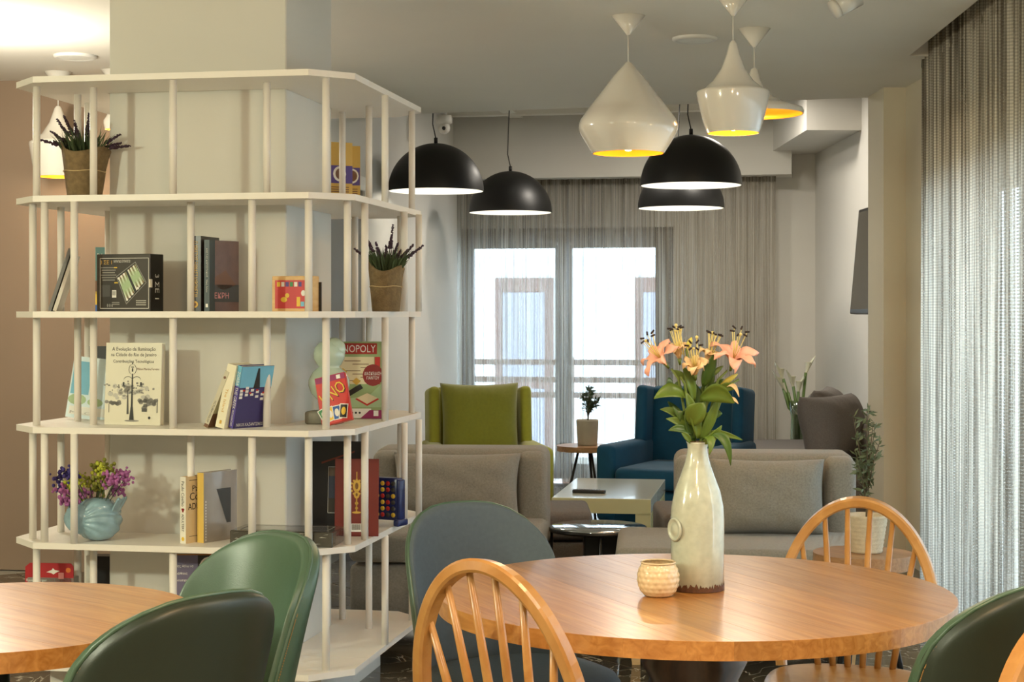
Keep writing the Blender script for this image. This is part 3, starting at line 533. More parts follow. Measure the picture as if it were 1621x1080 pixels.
# --- fifth shelf
W, H, T = .15, .226, .027
b = book('book', 'cream paperback with red berries on its spine on the fifth shelf', fx(316, 5.6, S5), 0, W, H, T, mat('cover_sand', (222, 196, 150), .4, .04), mat('spine_white', (240, 236, 222), .45, .02)); b.matrix_world = rotm(fx(315, 5.66, S5), A + R(66))
o = sp(W, H, T); text(b, 'Paulo Coelho', (o[0], 0, .168), *SP, .085, .013, BLK); text(b, 'ADULTERY', (o[0], 0, .07), *SP, .06, .011, BLK); decal(b, [disc(-.003, .002, .004), disc(.003, .002, .004), disc(0, -.004, .004)], (o[0], 0, .113), *SPU, P_('berry', (150, 30, 34)), 'berries'); decal(b, disc(0, 0, .007), (o[0], 0, .015), *SPU, YEL, 'emblem')
o = fr(W, H, T); text(b, 'Paulo', (-.01, -T / 2, .185), *FR, .07, .02, BLK); text(b, 'Coelho', (-.005, -T / 2, .158), *FR, .105, .026, BLK); text(b, 'ADULTERY', (0, -T / 2, .124), *FR, .13, .022, BLK); decal(b, [disc(-.005, -.035, .015, .02), disc(.02, -.045, .014, .02)], o, *FR, MATS['berry'], 'berries'); decal(b, [rect(0, .1, .12, .0015), rect(0, -.09, .12, .0015)], o, *FR, BLK, 'rule')
W, H, T = .16, .238, .03
b = book('book', 'yellow-edged book in clear wrap beside the cream paperback', fx(345, 5.62, S5), 0, W, H, T, mat('wrap_grey', (168, 160, 150), .15, .1, 12, coat=.8), mat('page_yellow', (226, 190, 96), .5, .1, 6, stretch=(1, 40, 1))); b.matrix_world = rotm(fx(344, 5.68, S5), A + R(66))
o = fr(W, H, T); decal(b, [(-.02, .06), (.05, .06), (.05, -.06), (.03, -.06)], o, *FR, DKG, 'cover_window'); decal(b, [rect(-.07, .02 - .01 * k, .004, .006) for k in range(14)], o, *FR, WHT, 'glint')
W, D, H = .355, .17, .052
t = gamebox('black_box', 'flat black box in crinkled clear wrap lying on the fifth shelf', rotm(fx(456, 5.60, S5), A + R(2)), W, D, H, mat('box_wrap_black', (58, 55, 48), .14, .3, 30, coat=.9, bump=.35, bscale=40), 'box', .003)
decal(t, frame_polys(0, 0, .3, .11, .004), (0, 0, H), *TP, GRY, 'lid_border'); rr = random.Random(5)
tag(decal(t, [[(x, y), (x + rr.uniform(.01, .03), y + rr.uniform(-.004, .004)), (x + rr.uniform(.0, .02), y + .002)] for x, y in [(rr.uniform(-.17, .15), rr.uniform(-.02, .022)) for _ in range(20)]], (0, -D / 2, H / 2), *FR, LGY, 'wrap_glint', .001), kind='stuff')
W, H, T = .20, .318, .03
b = book('book', 'tall black hardback with a framed dark picture behind the burgundy book', fx(532, 5.97, S5), A, W, H, T, mat('book_jet', (20, 20, 24), .3), None); b.matrix_world = rotm(fx(535, 5.95, S5), A + R(6)) @ Matrix.Rotation(R(-4), 4, 'X')
o = fr(W, H, T); decal(b, frame_polys(.015, -.015, .1, .165, .0016), o, *FR, LGY, 'picture_border'); decal(b, rect(.015, -.015, .098, .163), o, *FR, P_('picture_navy', (40, 48, 66)), 'picture'); decal(b, rect(.015, .05, .098, .03), o, *FR, P_('picture_brown', (84, 66, 48)), 'picture', .0009); decal(b, rect(.015, -.07, .098, .05), o, *FR, P_('picture_dark', (44, 36, 24)), 'picture', .0009); decal(b, [(-.06, .078), (.06, .12), (.06, .126), (-.06, .085)], o, *FR, P_('picture_rust', (120, 50, 34)), 'stroke')
W, H, T = .152, .27, .02
b = book('book', 'burgundy book with a gold ornament and barcode on the fifth shelf', fx(566, 5.86, S5), A, W, H, T, mat('book_burgundy', (118, 44, 38), .35, .04), None); b.matrix_world = rotm(fx(564.5, 5.78, S5), A + R(10)) @ Matrix.Rotation(R(-5), 4, 'X')
o = fr(W, H, T); ornam = [rect(0, .075, .003, .03), disc(0, .04, .014, .022), disc(0, .01, .01, .014), rect(0, -.025, .004, .05), disc(0, -.02, .006), disc(0, -.037, .005), disc(0, -.052, .016, .004)]
for k in range(12): w = 2 * math.pi * k / 12; ornam.append(disc(.02 * math.cos(w), .036 + .026 * math.sin(w), .004, n=8))
decal(b, ornam, o, *FR, GLD, 'ornament'); decal(b, [disc(0, .04, .006, .012), disc(0, .01, .004, .006)], o, *FR, P_('orn_dark', (120, 80, 30)), 'ornament', .0009)
decal(b, rect(0, -.105, .04, .028), o, *FR, WHT, 'barcode_panel'); decal(b, [rect(-.016 + .0024 * k, -.103, .0006 + .0007 * (k % 3), .02) for k in range(14)], o, *FR, BLK, 'barcode', .0009)
# connect game
M_navy = mat('navy_plastic', (30, 40, 92), .3)
t = thing('disc_game', 'blue upright four-in-a-row game with red and yellow discs on the fifth shelf', 'game', fx(606, 6.10, S5), A - R(18))
MB().rbox(-.075, .075, -.018, .018, .02, .175, .004, 2).build('grid_frame', M_navy, t)
for sx in (-.078, .078): MB().rbox(sx - .012, sx + .012, -.035, .035, 0, .025, .006, 2).rbox(sx - .008, sx + .008, -.02, .02, .02, .17, .005, 2).build('foot', M_navy, t)
dm = MB().lathe([(.001, 0), (.0085, 0), (.0085, .004), (.001, .004)], 14, cap=False).xf(Matrix.Rotation(R(90), 4, 'X')).mesh('disc')
for i in range(6):
    for j in range(6):
        o = link('disc', dm.copy(), (RED, YEL, DKG)[(i * 2 + j * j) % 3], t); o.location = (-.058 + .023 * i, -.0165, .04 + .023 * j)
# --- bottom shelf
W, H, T = .30, .365, .02
b = book('cookbook', 'large cookbook with purple spine and bowls on the cover, lowest shelf behind chair', fx(330, 5.6, S6), A, W, H, T, mat('cook_orange', (188, 120, 44), .4, .12, 8), P_('spine_lilac', (178, 176, 216), .4)); b.matrix_world = rotm(fx(340, 5.66, S6), A + R(12)) @ Matrix.Rotation(R(-4), 4, 'X')
o = fr(W, H, T); decal(b, rect(-.105, .11, .09, .14), o, *FR, P_('lilac_grey', (110, 104, 130)), 'panel'); text(b, 'Πες, θέλω να', (-.105, -T / 2, .325), *FR, .06, .01, WHT); text(b, 'μάθεις', (-.115, -T / 2, .30), *FR, .04, .01, WHT); text(b, 'μαγειρική', (-.108, -T / 2, .277), *FR, .05, .01, WHT)
decal(b, rect(.045, .135, .21, .09), o, *FR, BLK, 'photo_strip')
for x in (-.02, .07): decal(b, disc(x, .135, .036, .04, 18), o, *FR, WHT, 'bowl_print', .0009); decal(b, disc(x, .14, .028, .03, 16), o, *FR, BRN, 'food_print', .0012); decal(b, [disc(x + rr.gauss(0, .012), .14 + rr.gauss(0, .012), .006) for _ in range(7)], o, *FR, CRM, 'food_print', .0014)
text(b, 'Γεύσεις', (.05, -T / 2, .235), *FR, .16, .034, GLD); text(b, 'από την Κρήτη', (.02, -T / 2, .18), *FR, .2, .03, GLD); decal(b, [rect(-.06, .04 - .012 * k, .07, .004) for k in range(3)], o, *FR, CRM, 'text_lines')
t = gamebox('toy_pack', 'red hanging toy pack with rounded card on the lowest shelf at left', rotm(fx(84, 5.85, S6), A + R(4)), .17, .05, .262, P_('pack_grey', (150, 148, 140), .3), 'toy pack')
MB().prism([(-.095, 0), (.08, 0), (.085, .30), (.075, .312), (-.075, .312), (-.092, .298)], 0, .003).xf(Matrix.Translation((0, -.022, 0)) @ Matrix.Rotation(R(90), 4, 'X')).build('hang_card', P_('card_red', (176, 30, 40), .35), t)
o = (0, -.0255, 0); decal(t, [[(-.015, .28), (.005, .288), (.01, .295), (.017, .288), (.035, .285), (.02, .278), (.012, .272), (.004, .277)]], o, *FR, WHT, 'hang_hole'); text(t, 'Ravensburger', (-.05, -.0255, .25), *FR, .075, .012, WHT); decal(t, rect(.04, .268, .02, .022), o, *FR, PNK, 'emblem'); decal(t, disc(.066, .288, .009), o, *FR, ORA, 'emblem'); 
MB().box(-.085, .085, -.035, .03, .0, .24).build('blister', mat('blister_clear', (200, 200, 198), .1, .02), t)
t = gamebox('game_box', 'dark box with white edge on the lowest shelf beside the pillar', rotm(fx(163, 6.1, S6), A + R(4)), .10, .06, .30, P_('box_charcoal', (44, 44, 46), .3), 'box')
MB().box(-.052, -.03, -.032, .032, 0, .302).build('edge_band', WHT, t)

# ------------------------------------------------------------------ potted lavender, shell vase
M_burlap = mat('burlap', (126, 106, 74), .95, .3, 60, bump=.8, bscale=160)
M_lav = mat('lavender_head', (66, 48, 62), .9, .35, 60); M_lst = mat('lavender_green', (70, 86, 54), .8, .3, 30)
def lavender(label, loc, s, seed, rt, rb, h, spikes):
    rn = random.Random(seed); t = thing('potted_lavender', label, 'potted plant', loc, 0, 'lavender pots in burlap')
    ph = rn.uniform(0, 6)
    pt_ = MB().lathe([(.001, 0), (rb, 0), (rb * 1.03, .01), (rb + (rt - rb) * .5, h * .45), (rb + (rt - rb) * .62, h * .62), (rt * .98, h * .85), (rt * 1.05, h), (rt * .98, h * 1.0), (rt * .9, h * .85), (.001, h * .82)], 48, cap=False, fn=lambda w, z: 1 + (.05 * math.sin(3 * w + ph) + .03 * math.sin(8 * w)) * min(1, z / h) ** 2)
    pt_.v = [(x, y, z + .022 * (z / h) ** 4 * (math.sin(math.atan2(y, x) * 2 + 2.2) - .9 * x / rt)) for x, y, z in pt_.v]; pt_.build('burlap_pot', M_burlap, t)
    MB().tube([((rb + (rt - rb) * .57) * 1.03 * math.cos(w / 12 * math.pi), (rb + (rt - rb) * .57) * 1.03 * math.sin(w / 12 * math.pi), h * .55 + .002 * math.sin(w)) for w in range(25)], .0018, 5).build('twine', mat('twine', (200, 176, 130), .9), t)
    fo = MB()
    for k in range(230):
        a = rn.uniform(0, 6.28); r0 = rn.uniform(0, rt * .8); ln = rn.uniform(.05, .12) * s; b0 = Vector((r0 * math.cos(a), r0 * math.sin(a), h * .85)); dr = Vector((math.cos(a) * rn.uniform(.1, .8), math.sin(a) * rn.uniform(.1, .8), 1)).normalized(); sd = dr.cross(Vector((rn.random() - .5, rn.random() - .5, .1))).normalized() * .0022
        m_ = b0 + dr * ln * .6; e_ = b0 + dr * ln + Vector((0, 0, -.01)); fo.add([b0 - sd, b0 + sd, m_ + sd, e_, m_ - sd], [(0, 1, 2, 3, 4)])
    tag(fo.build('foliage', M_lst, t), kind='stuff')
    for (ax, az, ln) in spikes:
        ln *= s; dr = Vector((math.sin(ax), rn.uniform(-.25, .15), math.cos(ax))).normalized(); b0 = Vector((.03 * math.sin(ax), 0, h * .85)); e0 = b0 + dr * ln * .52; e1 = b0 + dr * ln + Vector((0, 0, -.02 * abs(math.sin(ax))))
        sk = MB().tube([b0, e0], .0014, 5).build('stem', M_lst, t)
        hd = MB(); nb = 13
        for q_ in range(nb):
            p = e0.lerp(e1, q_ / (nb - 1)); rr_ = .0085 * (1 - .55 * q_ / nb) * rn.uniform(.8, 1.15)
            for w in range(4): aa = w * 1.57 + q_; hd.ball((p.x + rr_ * .55 * math.cos(aa), p.y + rr_ * .55 * math.sin(aa), p.z + rn.uniform(-.003, .003)), rr_ * .62, 5)
        hd.build('flower_spike', M_lav, sk)
lavender('burlap-wrapped lavender pot with drooping spikes on the second shelf at left', fx(134, 5.86, S2), 1.0, 1, .082, .058, .185, [(-1.05, 0, .155), (-.75, 0, .14), (-.38, 0, .16), (-.2, 0, .13), (.06, 0, .155), (.28, 0, .13), (.85, 0, .14), (1.2, 0, .15), (-.55, 0, .17), (-.28, 0, .10), (.15, 0, .10), (1.0, 0, .12), (-.9, 0, .11)])
lavender('burlap-wrapped lavender pot standing on the third shelf at right', fx(611, 6.03, S3), 1.0, 2, .064, .05, .165, [(-.75, 0, .14), (-.42, 0, .17), (.12, 0, .18), (.3, 0, .12), (.62, 0, .14), (.78, 0, .16), (-.25, 0, .12), (-.6, 0, .11), (.42, 0, .1), (0, 0, .1)])
# shell vase
M_shell = mat('shell_glaze', (140, 172, 184), .14, .25, 26, coat=.7)
t = thing('shell_vase', 'blue glazed shell-shaped vase on the fifth shelf', 'vase', fx(155, 5.68, S5), A)
def shell(a, b):
    w = 2 * math.pi * a; ph = math.pi * (b * .90 + .06)
    x = .083 * math.sin(ph) ** .8 * math.cos(w); y = .07 * math.sin(ph) ** .8 * math.sin(w); z = .074 - .074 * math.cos(ph)
    an = math.atan2(z - .07, x + .05); rib = 1 + .035 * math.sin(20 * an + 6 * y / .07)
    return (x * rib, y * rib, z)
MB().grid(shell, 72, 56).build('body', M_shell, t)
MB().grid(lambda a, b: (lambda w, k: (-.045 + .055 * k * math.cos(w) * (1 + .05 * math.sin(12 * b * 3)), -.055 - .02 * math.cos(b * 1.57), .078 + .05 * k * math.sin(w)))(2 * math.pi * a, b), 24, 14).build('shell_whorl', M_shell, t)
MB().grid(lambda a, b: (.06 + .03 * b + .012 * math.sin(a * 3.1), -.035 + .07 * a, .09 + .055 * b + .004 * math.sin(20 * a) * b), 20, 6, thick=.006).build('shell_lip', M_shell, t)
MB().grid(lambda a, b: (-.085 - .012 * math.sin(b * 3), -.03 + .06 * a, .04 + .085 * b + .004 * math.sin(20 * b)), 12, 18, thick=.006).build('shell_lip', M_shell, t)
bq = thing('dried_bouquet', 'bouquet of yellow, violet and pink dried flowers in the blue shell vase', 'flowers', fx(150, 5.68, S5 + .128), A)
rn = random.Random(12)
fm = [mat('statice_yellow', (190, 196, 70), .9, .3, 50), mat('statice_violet', (74, 62, 130), .9, .3, 50), mat('statice_pink', (168, 100, 156), .9, .3, 50), mat('statice_olive', (128, 130, 50), .9, .3, 50)]
for (x, z, mi) in ((-.12, .085, 1), (-.10, .105, 1), (-.13, .05, 1), (-.055, .10, 1), (-.08, .065, 0), (-.05, .075, 0), (-.10, .04, 2), (-.085, .01, 2), (-.06, -.01, 2), (-.04, .03, 2), (-.01, .07, 3), (.015, .09, 0), (.0, .12, 3), (.03, .115, 0), (.02, .05, 3), (.045, .08, 3), (.065, .085, 2), (.08, .10, 2), (.065, .045, 2), (.095, .085, 2), (.12, .09, 2), (-.065, -.015, 0), (.05, .12, 3)):
    y = rn.uniform(-.05, .03); st = MB().tube([(x * .25, 0, -.03), (x * .7, y * .7, z * .5), (x, y, z)], .0016, 5).build('stem', M_lst, bq)
    h_ = MB()
    for k in range(26): h_.ball((x + rn.gauss(0, .013), y + rn.gauss(0, .011), z + rn.gauss(0, .012)), rn.uniform(.004, .0085), 6)
    h_.build('flower_head', fm[mi], st)

# ================================================================== PENDANT LAMPS AND CEILING FITTINGS
M_lampw = mat('lamp_white_gloss', (232, 226, 214), .16, .01, 3, coat=.8); M_gold = mat('lamp_gold_inside', (236, 168, 50), .3, .06, 20, metal=.55)
M_cordw = mat('cord_white', (220, 216, 206), .6); M_bulb = mat('bulb_warm', (255, 240, 200), .4, 0, emit=(255, 214, 130), estr=14)
def pendant(label, px, d, ztop, prof, power, color=(1, .72, .34), group='white pendants with gold lining'):
    p = fx(px, d); t = thing('pendant_lamp', label, 'pendant lamp', (p.x, p.y, prof[-1][1]), 0, group); zb = prof[-1][1]
    pr = [(r, z - zb) for r, z in prof]
    MB().lathe(pr, 48, cap=False).build('shade', M_lampw, t)
    MB().lathe([(max(.001, r - .004), z - (.004 if i == 0 else 0)) for i, (r, z) in enumerate(pr)][::-1], 48, cap=False).build('lining', M_gold, t)
    MB().lathe([(.006, 2.49 - zb), (.07, 2.569 - zb), (.001, 2.569 - zb)], 32, cap=False).build('ceiling_rose', M_lampw, t)
    MB().tube([(0, 0, ztop - zb - .01), (0, 0, 2.495 - zb)], .003, 8).build('cord', M_cordw, t)
    zc = .035; MB().ball((0, 0, zc), .026, 12).build('bulb', M_bulb, t)
    l = lamp('bulb_light', (p.x, p.y, zb + zc - .035), power, color, .03); return t
def zz(py, d): return EYE - (py - HY) / F * d
d = 6.78; s = d / F
def prof(px_prof, d): return [(r * d / F, zz(y, d)) for r, y in px_prof]
pendant('large white teardrop pendant with gold lining, widest of the three over the lounge', 994.5, d, zz(99, d), prof([(2, 98), (5, 100), (24, 121), (46, 150), (66, 175), (76, 190), (79, 200), (78, 207), (75, 214), (68, 226), (57, 243)], d), 5)
d = 6.34; pendant('tall white pendant with narrow neck and tapered bowl', 1160.5, d, zz(65, d), prof([(3, 65), (6, 69), (11, 88), (20, 111), (34, 130), (50, 142), (57.5, 145), (58, 148), (53, 172), (47, 194), (41, 211)], d), 5)
d = 7.09; pendant('wide shallow white pendant with glowing gold inside, partly behind the tall one', 1194, d, zz(108, d), prof([(3, 108), (6, 111), (10, 128), (18, 143), (34, 156), (56, 165), (76, 172), (78, 177), (77, 181)], d), 5)
d = 8.36; pendant('white pendant hanging by the taupe wall behind the bookshelf', 92, d, zz(168, d), prof([(3, 168), (6, 172), (14, 195), (26, 213), (40, 223), (45, 226), (45, 230), (40, 260), (35, 280)], d), 2, (1, .85, .6))
d = 8.3; pendant('small wide pendant with gold inside peeking beside the pillar', 182, d, zz(150, d), prof([(3, 150), (8, 172), (14, 185), (18, 191), (18, 196), (16, 205)], d), 2)
M_blk = mat('dome_black', (12, 12, 12), .45, .02, 5); M_dw = mat('dome_white_inside', (245, 243, 236), .6, .01, 5)
M_bulb2 = mat('bulb_white', (255, 250, 240), .4, 0, emit=(255, 246, 230), estr=12)
def dome(label, px, pyb, pxw, R0=.3):
    d = R0 * 2 * F / pxw; p = at(px, pyb, d); t = thing('dome_lamp', label, 'pendant lamp', p, 0, 'black dome lamps in the lounge')
    pr = [(max(.012, R0 * math.sin(w)), R0 * math.cos(w)) for w in [math.pi / 2 * k / 16 for k in range(17)]]
    MB().lathe(pr, 48, cap=False).build('shade', M_blk, t); MB().lathe([(max(.001, r - .006), z - .006 if z > .02 else z) for r, z in pr][::-1], 48, cap=False).build('lining', M_dw, t)
    MB().tube([(0, 0, R0), (0, 0, R0 + .035)], .012, 10).build('cap', M_blk, t)
    H = 2.98 - p.z; MB().tube([(0, 0, R0 + .03), (-.02, 0, R0 + .12), (-.015, 0, R0 + .3), (0, 0, H)], .004, 6).build('cord', M_blk, t)
    MB().lathe([(.06, H - .02), (.06, H), (.001, H)], 20, cap=False).build('ceiling_rose', M_lampw, t)
    MB().ball((0, 0, .12), .045, 12).build('bulb', M_bulb2, t)
    lamp('bulb_light', (p.x, p.y, p.z + .10), 4, (1, .95, .86), .05)
dome('black dome pendant nearest the bookshelf, leftmost of the four', 690, 303, 152)
dome('black dome pendant in front of the left part of the far curtain', 808, 337, 132)
dome('largest black dome pendant, upper of the right pair', 1094, 294, 161)
dome('black dome pendant half hidden under the largest one', 1078, 330, 137)
def disc_fit(label, px, py, r=.1):
    d = F * 1.22 / (HY - py); p = fx(px, d, 2.57); t = thing('ceiling_light', label, 'ceiling light', p, 0, 'round recessed ceiling lights')
    MB().lathe([(r, 0), (r, -.008), (r * .88, -.016), (r * .8, -.010), (.001, -.010)], 36, cap=False).build('ring', M_trimw, t)
    MB().lathe([(r * .8, -.0105), (.001, -.0115)], 30, cap=False).build('diffuser', mat('diffuser', (236, 236, 228), .5), t)
disc_fit('round white ceiling light between the white pendants', 1100, 60)
disc_fit('round white ceiling light left of the pillar, nearer one', 119, 88)
p = at(1347, 8, 6.3); t = thing('ceiling_spotlight', 'clear and white cylinder spotlight on the ceiling by the right curtain', 'spotlight', (p.x, p.y, 2.57))
MB().lathe([(.05, 0), (.05, -.015), (.001, -.015)], 24, cap=False).build('mount', M_trimw, t)
MB().tube([(.03, 0, -.012), (-.05, 0, -.055)], .036, 20).build('head', mat('spot_clear', (220, 220, 216), .12, .03, coat=.8), t); MB().tube([(-.05, 0, -.055), (-.07, 0, -.066)], .037, 20).build('rim', M_trimw, t)
p = at(703, 184, 11.2); t = thing('security_camera', 'small white dome security camera on the lounge ceiling beside the shelf', 'camera', (p.x, p.y, zz(190, 11.2)))
MB().lathe([(.05, .03), (.055, .0), (.055, -.02), (.04, -.03)], 24).build('mount', M_trimw, t); MB().ball((0, -.005, -.055), .042, 16).build('ball', M_trimw, t)
MB().ball((0, -.04, -.06), .014, 10).build('lens', BLK, t); MB().tube([(0, 0, .03), (0, 0, 2.99 - t.location.z)], .02, 10).build('stem', M_trimw, t)

# ================================================================== TABLES
M_oak = wood_mat('table_wood', (168, 108, 46), (204, 146, 78), .30, .55, .15, (1.2, 16, 16))
M_oake = M_oak
M_dkw = wood_mat('dark_turned_wood', (52, 34, 22), (86, 56, 34), .3, .4, .05, (6, 6, 1))
def clip(poly, a, lo, hi):
    for s_, lim in ((1, hi), (-1, -lo)):
        out = []
        for i in range(len(poly)):
            p, q_ = poly[i], poly[(i + 1) % len(poly)]; dp = s_ * p[1] - lim; dq = s_ * q_[1] - lim
            if dp <= 0: out.append(p)
            if dp * dq < 0: t_ = dp / (dp - dq); out.append((p[0] + (q_[0] - p[0]) * t_, p[1] + (q_[1] - p[1]) * t_))
        poly = out
    return poly
def round_table(name, label, loc, r, rz, th, pw, ztop=.75, mw=None, seed=1):
    t = thing(name, label, 'table', loc, rz); rn = random.Random(seed); circ = [(r * math.cos(2 * math.pi * k / 120), r * math.sin(2 * math.pi * k / 120)) for k in range(120)]
    y = -r
    tp = MB().lathe([(.001, ztop - th + .002), (r - .02, ztop - th + .002), (r - .02, ztop - .008), (.001, ztop - .008)], 60, cap=False).build('core', mw or M_oak, t)
    while y < r - .01:
        w = min(pw * rn.uniform(.8, 1.2), r - y)
        if r - (y + w) < .04: w = r - y
        pl = clip(circ, 0, y + .00008, y + w - .00008)
        bm = bmesh.new(); vb = [bm.verts.new((p[0], p[1], ztop - th)) for p in pl]; f_ = bm.faces.new(vb); rt = bmesh.ops.extrude_face_region(bm, geom=[f_])
        for g_ in rt['geom']:
            if isinstance(g_, bmesh.types.BMVert): g_.co.z = ztop
        bmesh.ops.recalc_face_normals(bm, faces=bm.faces); te = [e for e in bm.edges if all(v.co.z > ztop - 1e-4 for v in e.verts)]
        bmesh.ops.bevel(bm, geom=te, offset=.0004, segments=1, affect='EDGES'); me = bpy.data.meshes.new('plank'); bm.to_mesh(me); bm.free(); link('plank', me, mw or M_oak, tp)
        y += w
    return t
tc_ = Vector((.392, 3.565, 0))
t = round_table('dining_table', 'large round plank-top dining table carrying the flower vase', tc_, .552, R(-66), .036, .085)
MB().lathe([(.001, .0), (.24, .0), (.24, .03), (.12, .07), (.07, .12), (.06, .3), (.085, .45), (.11, .52), (.095, .56), (.115, .60), (.10, .63), (.125, .67), (.14, .712)], 40, cap=False).build('pedestal', M_dkw, t)
t = round_table('dining_table', 'small round wooden table cut off at the left edge of the picture', (-1.035, 3.285, 0), .395, R(-40), .038, .11, seed=4)
MB().lathe([(.001, .0), (.2, .0), (.2, .025), (.05, .05), (.035, .12), (.035, .68), (.09, .71)], 32, cap=False).build('pedestal', mat('black_metal', (26, 26, 26), .35), t)

# ================================================================== CHAIRS
M_leath = mat('green_leather', (70, 98, 78), .34, .06, 40, bump=.10, bscale=420, spec=.6); M_leath_shade = mat('green_leather_shade', (36, 47, 36), .40, .05, 40, bump=.06, bscale=420)  # second leather is darkened to carry the shade on the chair backs
M_thread = mat('stitch_thread', (176, 132, 70), .7); M_bfab = mat('slate_blue_fabric', (84, 97, 106), .85, .08, 90, bump=.2, bscale=600)
def shell_chair(label, loc, face, pad, back, H=.825, seatz=.47):
    rz = math.atan2(face[1], face[0]) + math.pi / 2     # local -y is the facing direction
    t = thing('upholstered_chair', label, 'chair', loc, rz, 'green upholstered dining chairs'); Z0 = seatz - .10; hh = H - Z0
    def base(a, b, off=0):
        s_ = math.sin((2 * a - 1) * math.pi / 2); b_ = 1 - (1 - b) ** 1.5; x = s_ * (.218 - .014 * b_)
        zt = Z0 + (hh - .15 * (1 - max(0, 1 - abs(s_) ** 2.8) ** .5)) * b_; k = (zt - Z0) / hh
        y = .19 + .10 * k ** 1.2 - .16 * (abs(s_) ** 2.4) * (1 - .55 * k) + off
        return Vector((x, y, zt))
    N1, N2 = 32, 28
    def ed(a, b, p1=10, p2=14): return max(0, (1 - abs(2 * a - 1) ** p1) * (1 - b ** p2)) ** .5
    MB().grid(lambda a, b: base(1 - a, b, .040 * ed(a, b)), N1, N2).build('backrest', back, t)
    MB().grid(lambda a, b: base(a, b, -.022 * ed(a, b)), N1, N2).build('front_pad', pad, t)
    rim = [base(0, k / 20) for k in range(21)] + [base(k / 14, 1) for k in range(1, 14)] + [base(1, k / 20) for k in range(20, -1, -1)]
    MB().tube([p + Vector((0, .006, .0)) for p in rim], .0048, 6).build('piping', M_leath, t)
    st = MB()
    for k in range(len(rim) - 1):
        for q_ in range(3):
            p = rim[k].lerp(rim[k + 1], (q_ + .2) / 3); e = rim[k].lerp(rim[k + 1], (q_ + .8) / 3); o_ = Vector((0, .012, -.004))
            st.tube([p + o_, e + o_], .0012, 4, False)
    tag(st.build('stitching', M_thread, t), kind='stuff')
    def seatp(w, k): return (.235 * k * math.copysign(abs(math.cos(w)) ** .7, math.cos(w)), -.03 + .22 * k * math.copysign(abs(math.sin(w)) ** .7, math.sin(w)))
    sm = MB(); pr = [(.001, seatz - .09), (.9, seatz - .09), (1, seatz - .06), (1, seatz - .02), (.95, seatz - .002), (.7, seatz + .008), (.001, seatz + .004)]
    vs = [(*seatp(2 * math.pi * j / 40, k), z) for k, z in pr for j in range(40)]; sm.add(vs, [(i * 40 + j, i * 40 + (j + 1) % 40, (i + 1) * 40 + (j + 1) % 40, (i + 1) * 40 + j) for i in range(6) for j in range(40)], True); sm.build('seat', pad, t)
    for sx in (-1, 1):
        for sy in (-1, 1): MB().tube([(sx * .15, -.03 + sy * .14, seatz - .085), (sx * .20, -.03 + sy * .20, .0)], [.016, .010], 10).build('leg', M_dkw, t)
    return t
def toward(p, q_): return (q_[0] - p[0], q_[1] - p[1])
lt = (-1.035, 3.285)
def chair_at(label, bx, by, face, pad, back, **k):
    f_ = Vector(face).normalized(); shell_chair(label, (bx + f_.x * .25, by + f_.y * .25, 0), face, pad, back, **k)
chair_at('green leather chair seen from behind at the bottom left, shaded back', -.545, 2.86, (-.70, .62), M_leath, M_leath_shade, H=.868)
chair_at('light green leather chair facing the small table in front of the bookshelf', -.55, 3.76, (-.62, -.62), M_leath, M_leath, H=.845)
chair_at('chair with slate-blue inner back behind the left side of the dining table', -.115, 4.30, (.42, -.80), M_bfab, M_leath, H=.852)
chair_at('green leather chair cut off at the lower right corner, seen from behind', .93, 2.9, (-.45, .75), M_leath, M_leath_shade, H=.885)
M_bow = wood_mat('bow_chair_wood', (172, 118, 56), (198, 148, 84), .34, .35, .06, (3, 3, 3))
